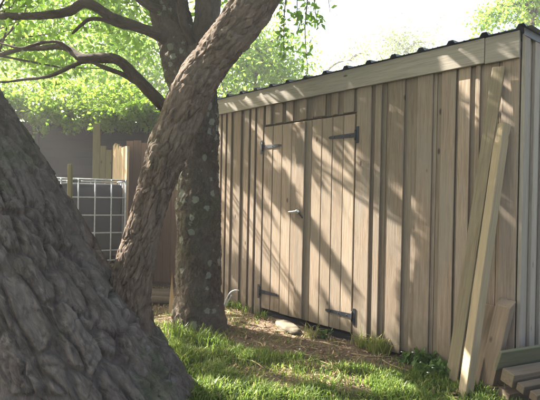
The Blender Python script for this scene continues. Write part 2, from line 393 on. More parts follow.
def twig(batch, P, r0, r1, n=5, sides=4):
    C = catmull(P, n); r = np.linspace(r0, r1, n)
    T = np.gradient(C, axis=0); T /= np.linalg.norm(T, axis=1)[:, None]+1e-9
    a = np.cross(T, [0.31, 0.52, 0.79]); a /= np.linalg.norm(a, axis=1)[:, None]+1e-9; b = np.cross(T, a)
    th = np.linspace(0, 2*np.pi, sides, endpoint=False)
    V = (C[:, None, :]+(a[:, None, :]*np.cos(th)[None, :, None]+b[:, None, :]*np.sin(th)[None, :, None])*r[:, None, None]).reshape(-1, 3)
    i = np.arange(n-1)[:, None]*sides; j = np.arange(sides)[None, :]; j2 = (j+1) % sides
    batch.add(V, np.stack([i+j, i+j2, i+sides+j2, i+sides+j], -1).reshape(-1, 4))

# ------------------------------------------------------------------ where the crowns are open to the sun
# gaps in the crowns, found from the sunflecks in the photograph (pixels on the shed front / on the ground), as strokes x0,y0,x1,y1,width
WALL_GAPS = [
 (262,135,277,163,4),(277,154,297,180,4),(260,187,268,199,3),(258,222,287,258,11),(276,214,297,244,5),(261,262,287,293,9),
 (306,250,318,268,10),(315,272,350,312,12),(306,134,315,147,4),(307,182,338,222,7),(318,222,346,258,7),(320,150,346,186,4),
 (340,197,357,220,7),(345,214,374,252,9),(374,215,378,262,6),(374,265,378,345,6),(387,222,402,256,10),(386,262,400,340,10),
 (350,262,368,296,7),(408,285,414,306,5),(437,316,443,336,5),(220,134,221,146,4),(222,183,225,198,4),(228,188,230,200,4),
 (244,208,247,242,5),(250,215,252,252,5),(224,92,232,106,3),(240,92,252,106,4),(258,90,268,102,4),(268,88,280,100,4),(281,84,292,98,4),
 (294,82,304,94,4),(436,62,454,72,5),(470,72,473,96,4),(476,118,478,130,3),(493,84,501,108,6),(509,98,512,116,4),(505,208,508,226,4),
 (491,268,497,292,4),(505,270,510,290,4),(467,234,470,250,4),(330,160,345,180,3),(300,285,318,306,5),(228,224,232,240,3),(420,225,424,240,3),
 (400,188,408,200,3),(424,150,430,162,2),(352,150,356,168,3)]
GROUND_GAPS = [
 (292,338,350,350,9),(340,348,405,364,9),(218,348,245,357,9),(280,370,330,384,9),(325,376,430,392,12),(198,386,232,394,9),(262,394,330,404,10),
 (255,322,300,332,6),(172,345,184,350,6),(390,384,440,398,8),(235,392,262,399,6),(300,360,345,366,5),(405,372,440,380,5),(300,404,420,412,10),(345,365,390,374,5),(220,322,250,330,5),(160,330,176,338,4)]
def _seg(Q, a, b):
    d = b-a; L = float(d@d)+1e-12; t = np.clip(((Q-a)@d)/L, 0, 1); return np.linalg.norm(Q-(a+t[:, None]*d), axis=1)
def _to_pix(Pw):
    d = Pw-CAM; z = np.maximum(d@CF, 0.05); return np.column_stack([CX+FPX*(d@CR)/z, CY-FPX*(d@CU)/z])
_fl = np.random.default_rng(3)
FLECK_W = np.column_stack([_fl.uniform(-3.4, 0.1, 22), _fl.uniform(0.0, 2.4, 22), _fl.uniform(0.010, 0.025, 22)])
FLECK_G = np.column_stack([_fl.uniform(-4.5, 2.5, 240), _fl.uniform(-5.5, 0.0, 240), _fl.uniform(0.03, 0.13, 240)])
_E1 = np.cross(SUN, [0, 0, 1.0]); _E1 /= np.linalg.norm(_E1); _E2 = np.cross(SUN, _E1); _E = np.column_stack([_E1, _E2])
_WS = [(on_wall(a, b)@_E, on_wall(c, d)@_E, w/FPX*float((on_wall(a, b)-CAM)@CF)*(1.55 if w >= 7 else 1.15)) for a, b, c, d, w in WALL_GAPS]
_GS = [(on_ground(a, b)@_E, on_ground(c, d)@_E, w/FPX*float((on_ground(a, b)-CAM)@CF)*1.7) for a, b, c, d, w in GROUND_GAPS]
# sunlit spots on things above the ground: left flank of the diagonal stem, split board, tank top, broken stake
_AIR = [(W(190, 74, 2.95), W(214, 44, 2.98), 0.24), (W(214, 44, 2.98), W(246, 4, 3.0), 0.28), (W(113, 150, 6.4), W(126, 178, 6.4), 0.26), (W(50, 180, 5.6), W(124, 183, 5.6), 0.16), (W(173, 276, 4.75), W(174, 300, 4.75), 0.12), (W(122, 250, 2.8), W(145, 205, 2.8), 0.05)]
_AS = [(a@_E, b@_E, w, (a+b)/2) for a, b, w in _AIR]
_FW = [(np.array([x, 0, z])@_E, r) for x, z, r in FLECK_W]; _FG = [(np.array([x, y, -0.05])@_E, r) for x, y, r in FLECK_G]
def shades_gap(P, pad=0.01):
    """True where something at P would shade one of the sunflecks (compared across the sunbeam)"""
    P = np.asarray(P, float); Q = P@_E
    tw = P[:, 1]/SUN[1]; hw = P-tw[:, None]*SUN                       # where the beam through P meets the shed front
    wall = (tw > 0) & (hw[:, 2] > -0.05) & (hw[:, 2] < 2.45) & (hw[:, 0] > -3.65) & (hw[:, 0] < 0.05)
    bad = np.zeros(len(P), bool); w_ = wall.nonzero()[0]; g_ = (~wall & (P[:, 2] > 0)).nonzero()[0]
    for idx, segs, dots in ((w_, _WS, _FW), (g_, _GS, _FG)):
        q = Q[idx]; bb = np.zeros(len(idx), bool)
        for a, b, w in segs: bb |= _seg(q, a, b) < w*0.5+pad
        for c, r in dots: bb |= np.hypot(q[:, 0]-c[0], q[:, 1]-c[1]) < r*0.6+pad*0.7
        bad[idx] = bb
    for a, b, w, c in _AS: bad |= ((P-c)@SUN > 0.35) & (_seg(Q, a, b) < w*0.5+pad*0.7)
    return bad

# ------------------------------------------------------------------ ground
def soil_amount(x, y):
    p = np.column_stack([x, y, 0*x])
    e = fbm(p*1.7, 4, 41)*0.45 + fbm(p*9, 3, 47)*0.10
    edge = np.interp(x, [-6, -3.2, -2.2, -1.5, -0.9, -0.4, 0.4], [-1.7, -1.25, -1.02, -0.72, -0.42, -0.16, -0.02])
    bare = 0.8*sstep(0.10, 0.30, fbm(p*2.6+11, 3, 53))*sstep(-2.2, -0.9, y)
    return np.maximum(sstep(-0.14, 0.14, y-edge+e*0.7)*(1-0.9*sstep(0.1, 1.2, x+e)), bare)
def ground_z(x, y):
    p = np.column_stack([x, y, 0*x])
    return -0.06+0.03*fbm(p*0.9, 3, 5)+0.012*fbm(p*6, 3, 9)
def add_ground():
    # one sheet: fine in the garden, stretching to the horizon
    def axis(c, half, n, far):
        a = np.linspace(c-half, c+half, n); k = np.geomspace(1, far/half, 14)[1:]*half
        return np.r_[c-k[::-1], a, c+k]
    gx = axis(-1.5, 5.0, 260, 400.0); gy = axis(-1.2, 4.0, 220, 400.0)
    X, Y = np.meshgrid(gx, gy); x, y = X.ravel(), Y.ravel()
    near = np.exp(-np.maximum(0, np.hypot(x+1.5, y+1.2)-5)/3)
    z = -0.06+(ground_z(x, y)+0.06)*near
    V = np.column_stack([x, y, z]); nx, ny = len(gx), len(gy)
    i, j = np.meshgrid(np.arange(nx-1), np.arange(ny-1)); k = (j*nx+i).ravel()
    F = np.column_stack([k, k+1, k+nx+1, k+nx])
    o = world_part('ground', V, F, 'ground', smooth=True, attrs={'soil': soil_amount(x, y)}); o['kind'] = 'structure'
add_ground()

# ------------------------------------------------------------------ shed
shed = empty('shed', (-1.8, 1.2, -0.05), 'timber shed with vertical board cladding, double doors and ribbed metal roof', 'shed')
XL, YB, ZE, ZF0 = -3.62, 2.45, 2.395, 2.212          # left end, back, eaves, underside of the fascia
SLOPE = 0.13
def roof_z(y): return ZE+0.001+SLOPE*(y+0.06)
def shed_front():
    # inner boards, set back behind the outer ones
    x = XL; k = 0
    while x < -0.03:
        w = 0.148+random.uniform(-0.012, 0.012); x1 = min(x+w, -0.004)
        over_door = x1 > -2.49 and x < -1.33
        z0 = 2.010 if (x > -2.49 and x1 < -1.33) else (-0.03+random.uniform(-0.02, 0.015))
        if over_door and not (x > -2.49 and x1 < -1.33): z0 = -0.03
        # boards that would cross the opening stop at it
        a, b = x, x1
        if z0 < 1 and over_door:
            if a < -2.49: b = min(b, -2.495)
            elif b > -1.33: a = max(a, -1.322)
        if b-a > 0.015:
            box('wall_board', a+0.0015, b-0.0015, 0.0225+random.uniform(0, 0.003), 0.045, z0, ZF0+0.12, 'inner_wood', shed, 0.002)
        if z0 < 1 and over_door:
            c, d = (b, x1) if a == x else (x, a)
            if d-c > 0.015: box('wall_board', c+0.002, d-0.002, 0.0225, 0.045, 2.010, ZF0+0.12, 'inner_wood', shed, 0.002)
        x = x1
    outer = [(-3.60, -3.50), (-3.44, -3.36), (-3.30, -3.235), (-3.205, -3.145), (-3.11, -3.04), (-2.995, -2.87), (-2.81, -2.735), (-2.70, -2.635), (-2.605, -2.508),
             (-1.312, -1.165), (-1.125, -1.066), (-0.992, -0.852), (-0.742, -0.615), (-0.545, -0.437), (-0.415, -0.330), (-0.295, -0.262), (-0.115, -0.004)]
    for a, b in outer:
        y0 = random.uniform(-0.002, 0.003)
        box('wall_batten', a, b, y0, 0.0215, -0.045+random.uniform(-0.02, 0.02), ZF0+0.10, 'wall_wood', shed, 0.003)
    for a, b in [(-2.47, -2.395), (-2.33, -2.225), (-2.17, -2.075), (-1.985, -1.90), (-1.80, -1.665), (-1.575, -1.52), (-1.455, -1.345)]:
        box('wall_batten', a, b, random.uniform(-0.002, 0.003), 0.0215, 2.012+random.uniform(-0.004, 0.004), ZF0+0.10, 'wall_wood', shed, 0.003)
    box('door_lintel', -2.50, -1.32, 0.055, 0.11, 1.99, 2.09, 'inner_wood', shed)
    box('gap_shade_sill', -2.50, -1.32, 0.06, 0.14, -0.08, -0.02, 'dark_wood', shed)  # dark strip stands in for the shaded void below the doors
    # fascia in two lengths
    box('fascia_board', XL-0.02, -0.2275, -0.032, -0.006, ZF0+0.002, ZE, 'fascia_wood', shed, 0.003)
    box('fascia_board', -0.2235, -0.001, -0.030, -0.005, ZF0-0.004, ZE-0.002, 'fascia_wood', shed, 0.003)
shed_front()

def shed_doors():
    for side, (xa, xb) in (('l', (-2.494, -1.955)), ('r', (-1.951, -1.328))):
        leaf = box('door', xa+0.012, xb-0.012, 0.030, 0.052, 0.05, 1.97, 'inner_wood', shed)
        n = 4 if side == 'l' else 5
        e = np.linspace(xa, xb, n+1)
        for k in range(n):
            box('door_plank', e[k]+0.0022, e[k+1]-0.0022, 0.004+random.uniform(-0.001, 0.002), 0.0285, 0.022+random.uniform(-0.004, 0.006), 1.992-random.uniform(0, 0.003), 'door_wood', leaf, 0.004)
        for z in ((1.775, 0.205) if side == 'l' else (1.80, 0.175)):
            hx = xa-0.012 if side == 'l' else xb+0.012; s = 1 if side == 'l' else -1
            o = root_loc(shed); bm = bmesh.new()
            L = 0.30 if side == 'r' else 0.27
            # tapering strap, knuckle and jamb plate
            pts = [(0.0, -0.021), (L*0.94, -0.013), (L, -0.008), (L, 0.008), (L*0.94, 0.013), (0.0, 0.021)]
            fr = [bm.verts.new((hx+s*px_-o[0], -0.003-o[1], z+pz-o[2])) for px_, pz in pts]
            bk = [bm.verts.new((hx+s*px_-o[0], 0.002-o[1], z+pz-o[2])) for px_, pz in pts]
            bm.faces.new(fr); bm.faces.new(bk[::-1])
            for q in range(6): bm.faces.new((fr[q], bk[q], bk[(q+1) % 6], fr[(q+1) % 6]))
            me = bpy.data.meshes.new('hinge_strap'); bmesh.ops.recalc_face_normals(bm, faces=bm.faces); bm.to_mesh(me); bm.free()
            link('hinge_strap', me, 'black_iron', leaf)
            px0 = hx-s*0.034
            box('hinge_plate', min(px0, hx-s*0.006), max(px0, hx-s*0.006), -0.008, -0.003, z-0.075, z+0.075, 'black_iron', leaf, 0.001)
            V, F = fix_quads(*sweep([(hx, -0.010, z-0.045), (hx, -0.010, z), (hx, -0.010, z+0.045)], [0.009]*3, step=0.02, nu=10, lump=0))
            world_part('hinge_knuckle', V, F, 'black_iron', leaf, True)
            for q in (0.06, 0.15, 0.24):
                V, F = fix_quads(*sweep([(hx+s*q, -0.0075, z), (hx+s*q, -0.005, z), (hx+s*q, -0.003, z)], [0.005, 0.006, 0.006], step=0.001, nu=8, lump=0))
                world_part('hinge_bolt', V, F, 'black_iron', leaf, True)
        if side == 'r':
            box('cover_strip', -2.005, -1.895, -0.022, 0.0015, 0.03, 1.985, 'wall_wood', leaf, 0.004)
            V, F = fix_quads(*sweep([(-2.075, -0.040, 1.083), (-2.02, -0.046, 1.088), (-1.965, -0.046, 1.092)], [0.010, 0.012, 0.012], step=0.01, nu=12, lump=0))
            h = world_part('latch_handle', V, F, 'latch_steel', leaf, True)
            V, F = fix_quads(*sweep([(-1.965, -0.022, 1.092), (-1.965, -0.035, 1.092), (-1.965, -0.05, 1.092)], [0.028, 0.026, 0.018], step=0.004, nu=18, lump=0))
            world_part('latch_rose', V, F, 'latch_steel', h, True)
            V, F = fix_quads(*sweep([(-1.96, -0.030, 1.085), (-1.93, -0.030, 1.06), (-1.90, -0.028, 1.03)], [0.006]*3, step=0.01, nu=8, lump=0))
            world_part('latch_shadow', V, F, 'black_iron', leaf, True)  # black rod modelled in place of the latch's cast shadow
shed_doors()

def shed_sides():
    # right side wall, turned to the camera at the corner; boards follow the roof slope
    y = 0.004; k = 0
    while y < YB:
        w = 0.125 if k else 0.118; y1 = min(y+w, YB)
        if k % 2 == 0: xa, xb = 0.004, 0.028
        else: xa, xb = -0.018, 0.0035
        box('side_board', xa, xb, y-(0.012 if k % 2 else 0)+0.001, y1+(0.012 if k % 2 else 0)-0.001, -0.05+random.uniform(-0.015, 0.01), roof_z(y)-0.03, 'side_wood', shed, 0.003, ztop2=roof_z(y1)-0.03)
        y = y1+0.002; k += 1
    y = 0.05
    while y < YB:
        y1 = min(y+0.15, YB)
        box('side_board', XL-0.02, XL, y+0.001, y1-0.001, -0.05, roof_z(y)-0.02, 'side_wood', shed, 0.002, ztop2=roof_z(y1)-0.02); y = y1
    x = XL
    while x < -0.01:
        x1 = min(x+0.15, -0.001); box('back_board', x+0.001, x1-0.001, YB+0.003, YB+0.025, -0.05, roof_z(YB)-0.02, 'side_wood', shed, 0.002); x = x1
    # ribbed sheet roof: trapezoid ribs every 0.236 m
    prof = []; x = 0.012
    ribs = []
    while x > XL-0.1: ribs.append(x); x -= 0.236
    xs = [0.075]; zs = [0.0]
    for r in ribs:
        xs += [r+0.032, r+0.016, r-0.016, r-0.032]; zs += [0.0, 0.027, 0.027, 0.0]
        xs += [r-0.09, r-0.098, r-0.106, r-0.13, r-0.138, r-0.146]; zs += [0, 0.004, 0, 0, 0.004, 0]
    xs = np.array(xs); zs = np.array(zs); n = len(xs); V = []; rows = [(-0.055, 0), (0.8, 0), (1.7, 0), (YB+0.1, 0)]
    for t in (0.0, -0.003):
        for yy, _ in rows: V += [(a, yy, roof_z(yy)+b+t+0.003) for a, b in zip(xs, zs)]
    F = []; m = len(rows)
    for j in range(m-1):
        for i in range(n-1):
            q = j*n+i; F.append((q, q+n, q+n+1, q+1)); p = q+m*n; F.append((p, p+1, p+n+1, p+n))
    for i in range(n-1):
        F.append((i, i+1, m*n+i+1, m*n+i)); q = (m-1)*n+i; F.append((q+1, q, m*n+q, m*n+q+1))
    world_part('roof_sheet', V, F, 'roof_metal', shed)
    # barge flashing down the right edge
    o = root_loc(shed); bm = bmesh.new()
    P = [(0.030, -0.05), (0.030, YB+0.08)]
    V = []
    for xx in (0.029, 0.034):
        V += [(xx, -0.04, roof_z(-0.04)-0.052), (xx, YB+0.08, roof_z(YB+0.08)-0.052), (xx, YB+0.08, roof_z(YB+0.08)-0.002), (xx, -0.04, roof_z(-0.04)-0.002)]
    world_part('roof_flashing', V, [(0, 3, 2, 1), (4, 5, 6, 7), (0, 1, 5, 4), (1, 2, 6, 5), (2, 3, 7, 6), (3, 0, 4, 7)], 'roof_metal', shed)
shed_sides()

# ------------------------------------------------------------------ timbers leaning on the shed
def plank_between(name, foot, head, w, t, face, mat, label, cat, group=None, cut=0.0):
    """sawn timber from foot to head (axis ends), width w across, thickness t along `face`"""
    foot, head, face = map(lambda v: Vector([float(c) for c in v]), (foot, head, face))
    z = (head-foot); L = z.length; z.normalize(); y = (face-z*face.dot(z)).normalized(); x = y.cross(z)
    me = box_mesh(name, -w/2, w/2, -t/2, t/2, 0, L, 0.003, ztop2=L-cut if cut else None)
    o = link(name, me, mat); o.matrix_world = Matrix(((x[0], y[0], z[0], foot[0]), (x[1], y[1], z[1], foot[1]), (x[2], y[2], z[2], foot[2]), (0, 0, 0, 1)))
    return tag(o, label, cat, group)
G1 = 'timbers leaning on the shed corner'
def add_timbers():
    # centre lines from the photo: feet on the ground, heads against the wall
    f = on_ground(465, 397, -0.065); h = on_wall(503.5, 124, -0.05)
    plank_between('leaning_beam', (f[0], f[1], -0.07), h, 0.066, 0.066, (-0.44, -0.9, 0), 'pale_wood', 'long pale square beam leaning in front of the shed corner', 'beam', G1)
    h = on_wall(499, 67, -0.046)
    plank_between('leaning_plank', (-0.345, -0.20, -0.07), h, 0.082, 0.022, (0, -1, 0), 'old_wood', 'tallest weathered plank leaning on shed, behind the pale square beam', 'plank', G1)
    f = on_ground(484, 392, -0.065); h = on_wall(506.5, 299, -0.07)
    plank_between('leaning_post', (f[0], f[1]+0.03, -0.07), h, 0.098, 0.075, (-0.1, -1, 0), 'post_wood', 'short thick brown post with cut top end leaning on the shed', 'post', G1, cut=0.05)
    plank_between('leaning_plank', (-0.205, -0.22, -0.07), on_wall(490, 305, -0.028), 0.085, 0.03, (0, -1, 0), 'post_wood', 'short brown plank squeezed between pale square beam and thick post', 'plank', G1)
    # boards stacked in front of the side wall
    G2 = 'boards stacked by the side wall'
    a = W(497.5, 361, 2.74); b = W(585, 346, 3.08)
    plank_between('stacked_board', a, b, 0.022, 0.135, (0.25, -0.2, 1.0), 'green_wood', 'wide green-stained board on top of the stack at the shed corner', 'board', G2)
    for (p0, y0, d0, p1, y1, d1, w, t, mat, lab) in [
        (507, 378, 2.70, 595, 362, 3.0, 0.085, 0.085, 'log_wood', 'brown square timber directly under the wide green board'),
        (520, 388.5, 2.62, 602, 372, 2.86, 0.05, 0.05, 'log_wood', 'thin grey-brown timber in the middle of the stack at the right edge'),
        (533, 397, 2.52, 612, 381, 2.72, 0.05, 0.05, 'log_wood', 'thin timber of the stack nearest the lower right corner'),
        (503, 396, 2.76, 592, 379, 3.06, 0.085, 0.075, 'log_wood', 'dark brown timber at the bottom of the stack, on the ground')]:
        plank_between('stacked_timber', W(p0, y0, d0), W(p1, y1, d1), w, t, (0, -0.5, 1), mat, lab, 'timber', G2)
add_timbers()

# ------------------------------------------------------------------ bark relief
def bark_disp(cell, stretch, amp, seed, warp=0.5, fine=0.15):
    def f(q):
        p = q.copy(); p[:, 2] *= stretch; p /= cell
        wv = np.column_stack([fbm(p*0.7+9, 3, seed+11), fbm(p*0.7+31, 3, seed+12), fbm(p*0.7+57, 3, seed+13)])
        d1, d2 = worley(p+warp*wv*1.6, seed)
        plate = sstep(0.02, 0.42, d2-d1)
        r = (plate*(0.65+0.7*fbm(p*0.45, 2, seed+5))-0.55)*amp
        p2 = q/(cell*0.35); p2[:, 2] *= stretch*1.3
        e1, e2 = worley(p2+0.5*fbm(p2, 2, seed+3)[:, None], seed+20)
        r = r+(sstep(0.0, 0.35, e2-e1)-0.6)*amp*0.3
        r = r+fine*amp*fbm(q/(cell*0.16), 3, seed+40)
        return r
    return f

# ------------------------------------------------------------------ tree with the huge leaning trunk and the diagonal stem (tree A)
def cs(lat, depth, z):                                                 # camera-aligned ground plan: sideways, away, height
    p = CAM[:2]+depth*CF[:2]/np.linalg.norm(CF[:2])+lat*_r[:2]; return np.array([p[0], p[1], z])
rootA = cs(-1.30, 2.75, -0.06)
treeA = empty('leaning_tree', rootA, 'huge furrowed trunk in left foreground with a diagonal stem crossing to the upper right', 'tree')
pA = [cs(-0.72, 2.70, -0.85), cs(-0.98, 2.71, -0.42), cs(-1.25, 2.72, 0.0), cs(-1.545, 2.73, 0.45), cs(-1.755, 2.74, 0.79), cs(-2.00, 2.76, 1.15), cs(-2.31, 2.80, 1.6), cs(-2.64, 2.86, 2.1), cs(-3.12, 3.0, 3.0), cs(-3.35, 3.1, 4.0), cs(-3.5, 3.2, 5.0)]
rA = [0.68, 0.66, 0.63, 0.60, 0.585, 0.58, 0.57, 0.54, 0.44, 0.30, 0.14]
def furrows(q):
    """deep long fissures between crisp, broken plates of uneven height"""
    w = np.column_stack([fbm(q/np.array([0.16, 0.16, 0.4])+3, 4, 211), fbm(q/np.array([0.16, 0.16, 0.4])+17, 4, 212), fbm(q/0.25+29, 4, 213)])
    e1, i1 = worley_id(q/np.array([0.080, 0.080, 0.40])+0.7*w, 220); e2, i2 = worley_id(q/np.array([0.042, 0.042, 0.11])+1.0*w, 260); e3, i3 = worley_id(q/np.array([0.020, 0.020, 0.045])+0.9*w, 265)
    big = sstep(0.02, 0.20, e1); mid = sstep(0.0, 0.12, e2)
    h = big*(0.030+0.013*i1)+big*mid*(0.004+0.011*i2)+0.006*i3*big
    return h-0.043+0.008*fbm(q/0.30, 2, 250)+0.009*fbm(q/np.array([0.018, 0.018, 0.05]), 3, 255)
V, F = sweep(pA, rA, step=0.0085, nu=520, disp=furrows, lump=0.03, seed=2, cap=True, lumpscale=2.0)
V, F = fix_quads(V, F); world_part('trunk', V, F, 'bark_a', treeA, True, {'bark': LASTQ})
def stem_bark(q):
    w = np.column_stack([fbm(q/0.10+3, 4, 311), fbm(q/0.10+17, 4, 312), fbm(q/0.16+29, 4, 313)])
    e1, i1 = worley_id(q/np.array([0.050, 0.050, 0.20])+0.8*w, 320); e2, i2 = worley_id(q/np.array([0.026, 0.026, 0.06])+1.0*w, 330)
    big = sstep(0.0, 0.16, e1)
    return big*(0.008+0.010*i1)+0.007*i2*big+0.006*fbm(q/np.array([0.012, 0.012, 0.03]), 3, 350)-0.012
pS = [W(124, 450, 3.0), W(126, 405, 2.97), W(128, 368, 2.92), W(128, 330, 2.86), W(130, 290, 2.83), W(142, 235, 2.85), W(158, 180, 2.92), W(178, 125, 2.98), W(201, 75, 3.05), W(233, 32, 3.12), W(262, -8, 3.2), W(292, -60, 3.32), W(330, -130, 3.5), W(350, -220, 3.7)]
rS = [0.28, 0.25, 0.21, 0.165, 0.130, 0.110, 0.114, 0.130, 0.137, 0.146, 0.145, 0.125, 0.095, 0.06]
V, F = sweep(pS, rS, step=0.010, nu=120, disp=stem_bark, lump=0.10, seed=5)
V, F = fix_quads(V, F); world_part('stem', V, F, 'bark_stem', treeA, True, {'bark': LASTQ})

# ------------------------------------------------------------------ upright tree behind (tree B)
baseB = on_ground(199, 330, -0.07)
dB = float((baseB-CAM)@CF)
treeB = empty('upright_tree', baseB, 'upright lichen-spotted tree standing in front of the shed, behind the diagonal stem', 'tree')
pB = [W(199, 348, dB), W(199, 326, dB), W(199, 290, dB), W(199, 230, dB), W(198, 170, dB), W(195, 110, dB+0.02), W(189, 75, dB+0.05), W(178, 40, dB+0.08), W(168, 5, dB+0.1), W(160, -40, dB), W(140, -110, dB-0.1), W(120, -190, dB-0.2)]
rB = [0.34, 0.275, 0.235, 0.215, 0.205, 0.212, 0.215, 0.20, 0.195, 0.17, 0.12, 0.07]
V, F = sweep(pB, rB, step=0.013, nu=110, disp=bark_disp(0.07, 0.42, 0.022, 23, 0.8, 0.4), lump=0.09, seed=8)
V, F = fix_quads(V, F); world_part('trunk', V, F, 'bark_b', treeB, True, {'bark': LASTQ})
limbsB = [
  ([W(192, 88, dB-0.02), W(198, 60, dB-0.05), W(205, 28, dB-0.05), W(209, -5, dB), W(212, -60, dB+0.1), W(205, -150, dB+0.2)], [0.17, 0.145, 0.12, 0.125, 0.10, 0.06]),
  ([W(197, 50, dB-0.1), W(188, 33, dB-0.2), W(182, 18, dB-0.25), W(178, -5, dB-0.3), W(172, -50, dB-0.3)], [0.05, 0.04, 0.036, 0.034, 0.02]),
  ([W(182, 122, dB-0.1), W(168, 110, dB-0.25), W(150, 92, dB-0.4), W(135, 76, dB-0.45), W(118, 60, dB-0.45), W(98, 58, dB-0.4), W(82, 58, dB-0.35), W(64, 47, dB-0.2), W(40, 48, dB), W(18, 50, dB+0.1), W(-20, 58, dB+0.2), W(-70, 50, dB+0.3)], [0.08, 0.06, 0.052, 0.05, 0.046, 0.045, 0.04, 0.03, 0.026, 0.022, 0.018, 0.01]),
  ([W(150, 93, dB-0.4), W(136, 82, dB-0.42), W(122, 74, dB-0.46), W(106, 68, dB-0.46), W(90, 61, dB-0.40)], [0.03, 0.028, 0.025, 0.021, 0.015]),
  ([W(88, 59, dB-0.36), W(72, 66, dB-0.3), W(50, 76, dB-0.25), W(28, 79, dB-0.2), W(0, 82, dB-0.15), W(-40, 80, dB)], [0.026, 0.020, 0.017, 0.014, 0.012, 0.008]),
  ([W(70, 50, dB-0.3), W(58, 42, dB-0.3), W(40, 43, dB-0.25), W(20, 48, dB-0.2), W(-10, 40, dB-0.1)], [0.022, 0.017, 0.015, 0.013, 0.009]),
  ([W(172, 40, dB), W(152, 32, dB-0.15), W(132, 25, dB-0.25), W(112, 17, dB-0.35), W(94, 6, dB-0.45), W(82, 3, dB-0.5), W(72, 10, dB-0.5), W(55, 14, dB-0.5), W(30, 16, dB-0.4), W(0, 16, dB-0.3), W(-50, 14, dB-0.2)], [0.09, 0.055, 0.046, 0.044, 0.044, 0.04, 0.038, 0.036, 0.034, 0.032, 0.02]),
  ([W(140, 29, dB-0.2), W(122, 26, dB-0.3), W(104, 20, dB-0.35), W(90, 19, dB-0.4), W(80, 26, dB-0.4), W(72, 34, dB-0.4)], [0.03, 0.022, 0.020, 0.018, 0.014, 0.008]),
  ([W(140, -8, dB), W(118, -14, dB-0.2), W(90, -6, dB-0.45), W(84, 2, dB-0.5)], [0.06, 0.045, 0.035, 0.02]),
  ([W(172, 15, dB+0.05), W(150, 5, dB-0.1), W(132, -8, dB-0.2), W(100, -40, dB-0.3)], [0.08, 0.05, 0.042, 0.03]),
]
for i, (P, R) in enumerate(limbsB):
    tube_part('limb', P, R, 'bark_limb', treeB, step=0.03, nu=14, lump=0.10, seed=30+i, disp=bark_disp(0.04, 0.5, 0.006, 60+i))

# ------------------------------------------------------------------ crowns
def crown(tree, centres, radii, nclus, per, size, mat, skeleton, seed, thick=0.013, spread=0.26, gaps=True, twigs=True, bark='bark_b', keep=None, aspect=0.5, droop=0.35, near=True):
    """leaf clumps on twigs through one or more ellipsoids; skeleton = points that twigs start from"""
    global RNG
    RNG = np.random.default_rng(seed)
    lb, tb = Batch(), Batch(); sk = np.asarray(skeleton)
    for c, r, n in zip(centres, radii, nclus):
        u = rand_unit(n)*(RNG.uniform(0.02, 1, n)**(1/2.4))[:, None]
        cc = np.asarray(c)+u*np.asarray(r)
        dens = fbm(cc*0.8+seed, 2, seed); cc = cc[dens > -0.42]
        if keep is not None: cc = cc[keep(cc)]
        m = len(cc); tips = cc+rand_unit(m)*spread*0.8-np.array([0, 0, spread*0.5])
        ks = (per*RNG.uniform(0.6, 1.4, m)).astype(int); idx = np.repeat(np.arange(m), ks); t = RNG.uniform(0, 1, len(idx))[:, None]
        pos = cc[idx]*(1-t)+tips[idx]*t+RNG.normal(size=(len(idx), 3))*spread*np.array([0.5, 0.5, 0.4])
        tb_ = RNG.uniform(0.2, 0.8, m)[idx]
        if gaps:
            ok = ~shades_gap(pos-np.array([0, 0, size*0.2]), 0.012+size*0.38); pos, tb_ = pos[ok], tb_[ok]
        leaves(pos, size, lb, aspect, droop, 0.45, tintbase=tb_)
        if twigs:
            near_i = np.argmin(np.linalg.norm(sk[None]-cc[:, None], axis=2)+RNG.uniform(0, 0.3, (m, len(sk))), axis=1); o_ = sk[near_i]
            mids = (o_+cc)/2+RNG.normal(size=(m, 3))*0.10*np.linalg.norm(o_-cc, axis=1)[:, None]
            hit = np.zeros(m, int)
            if gaps:
                for w_ in np.linspace(0, 1, 6):
                    hit += shades_gap(o_*(1-w_)**2+mids*2*w_*(1-w_)+cc*w_*w_, 0.0)
            for o, mid, p, tip, h_ in zip(o_, mids, cc, tips, hit):
                if h_ > 0 or RNG.uniform() < 0.68: continue
                twig(tb, [o, mid, p, tip], thick*min(1, np.linalg.norm(o-p)/1.5+0.25), 0.003, 7 if near else 4, 4 if near else 3)
    lb.part('crown', mat, tree)['kind'] = 'stuff'
    if tb.V: tb.part('twigs', bark, tree, True)['kind'] = 'stuff'

skB = np.vstack([catmull(P, 24)[6:] for P, R in limbsB]+[catmull(pB, 60)[42:]])
def clear_view(cc):
    """no clump hangs into the open view of the shed"""
    q = _to_pix(cc); return ~((q[:, 0] > 170) & (q[:, 1] > -5)) & ~((q[:, 1] > 95))
crown(treeB, [(-4.5, -1.35, 4.15), (-3.2, -1.2, 4.6), (-6.0, -1.6, 4.3), W(40, 20, 4.6), W(120, 8, 4.7)], [(2.4, 1.9, 1.35), (2.0, 1.8, 1.2), (1.8, 1.6, 1.2), (0.8, 0.8, 0.45), (0.5, 0.5, 0.35)], [780, 380, 300, 60, 26], 34, 0.085, 'leaf_a', skB, 101, keep=clear_view)
skA = np.vstack([catmull(pA, 40)[28:], catmull(pS, 60)[44:]])
crown(treeA, [(-3.0, -3.3, 4.7), (-0.9, -2.4, 4.9), (-2.0, -4.6, 4.6)], [(2.0, 1.9, 1.1), (1.8, 1.6, 0.9), (1.9, 1.5, 1.0)], [320, 230, 160], 34, 0.085, 'leaf_a', skA, 102, keep=clear_view)

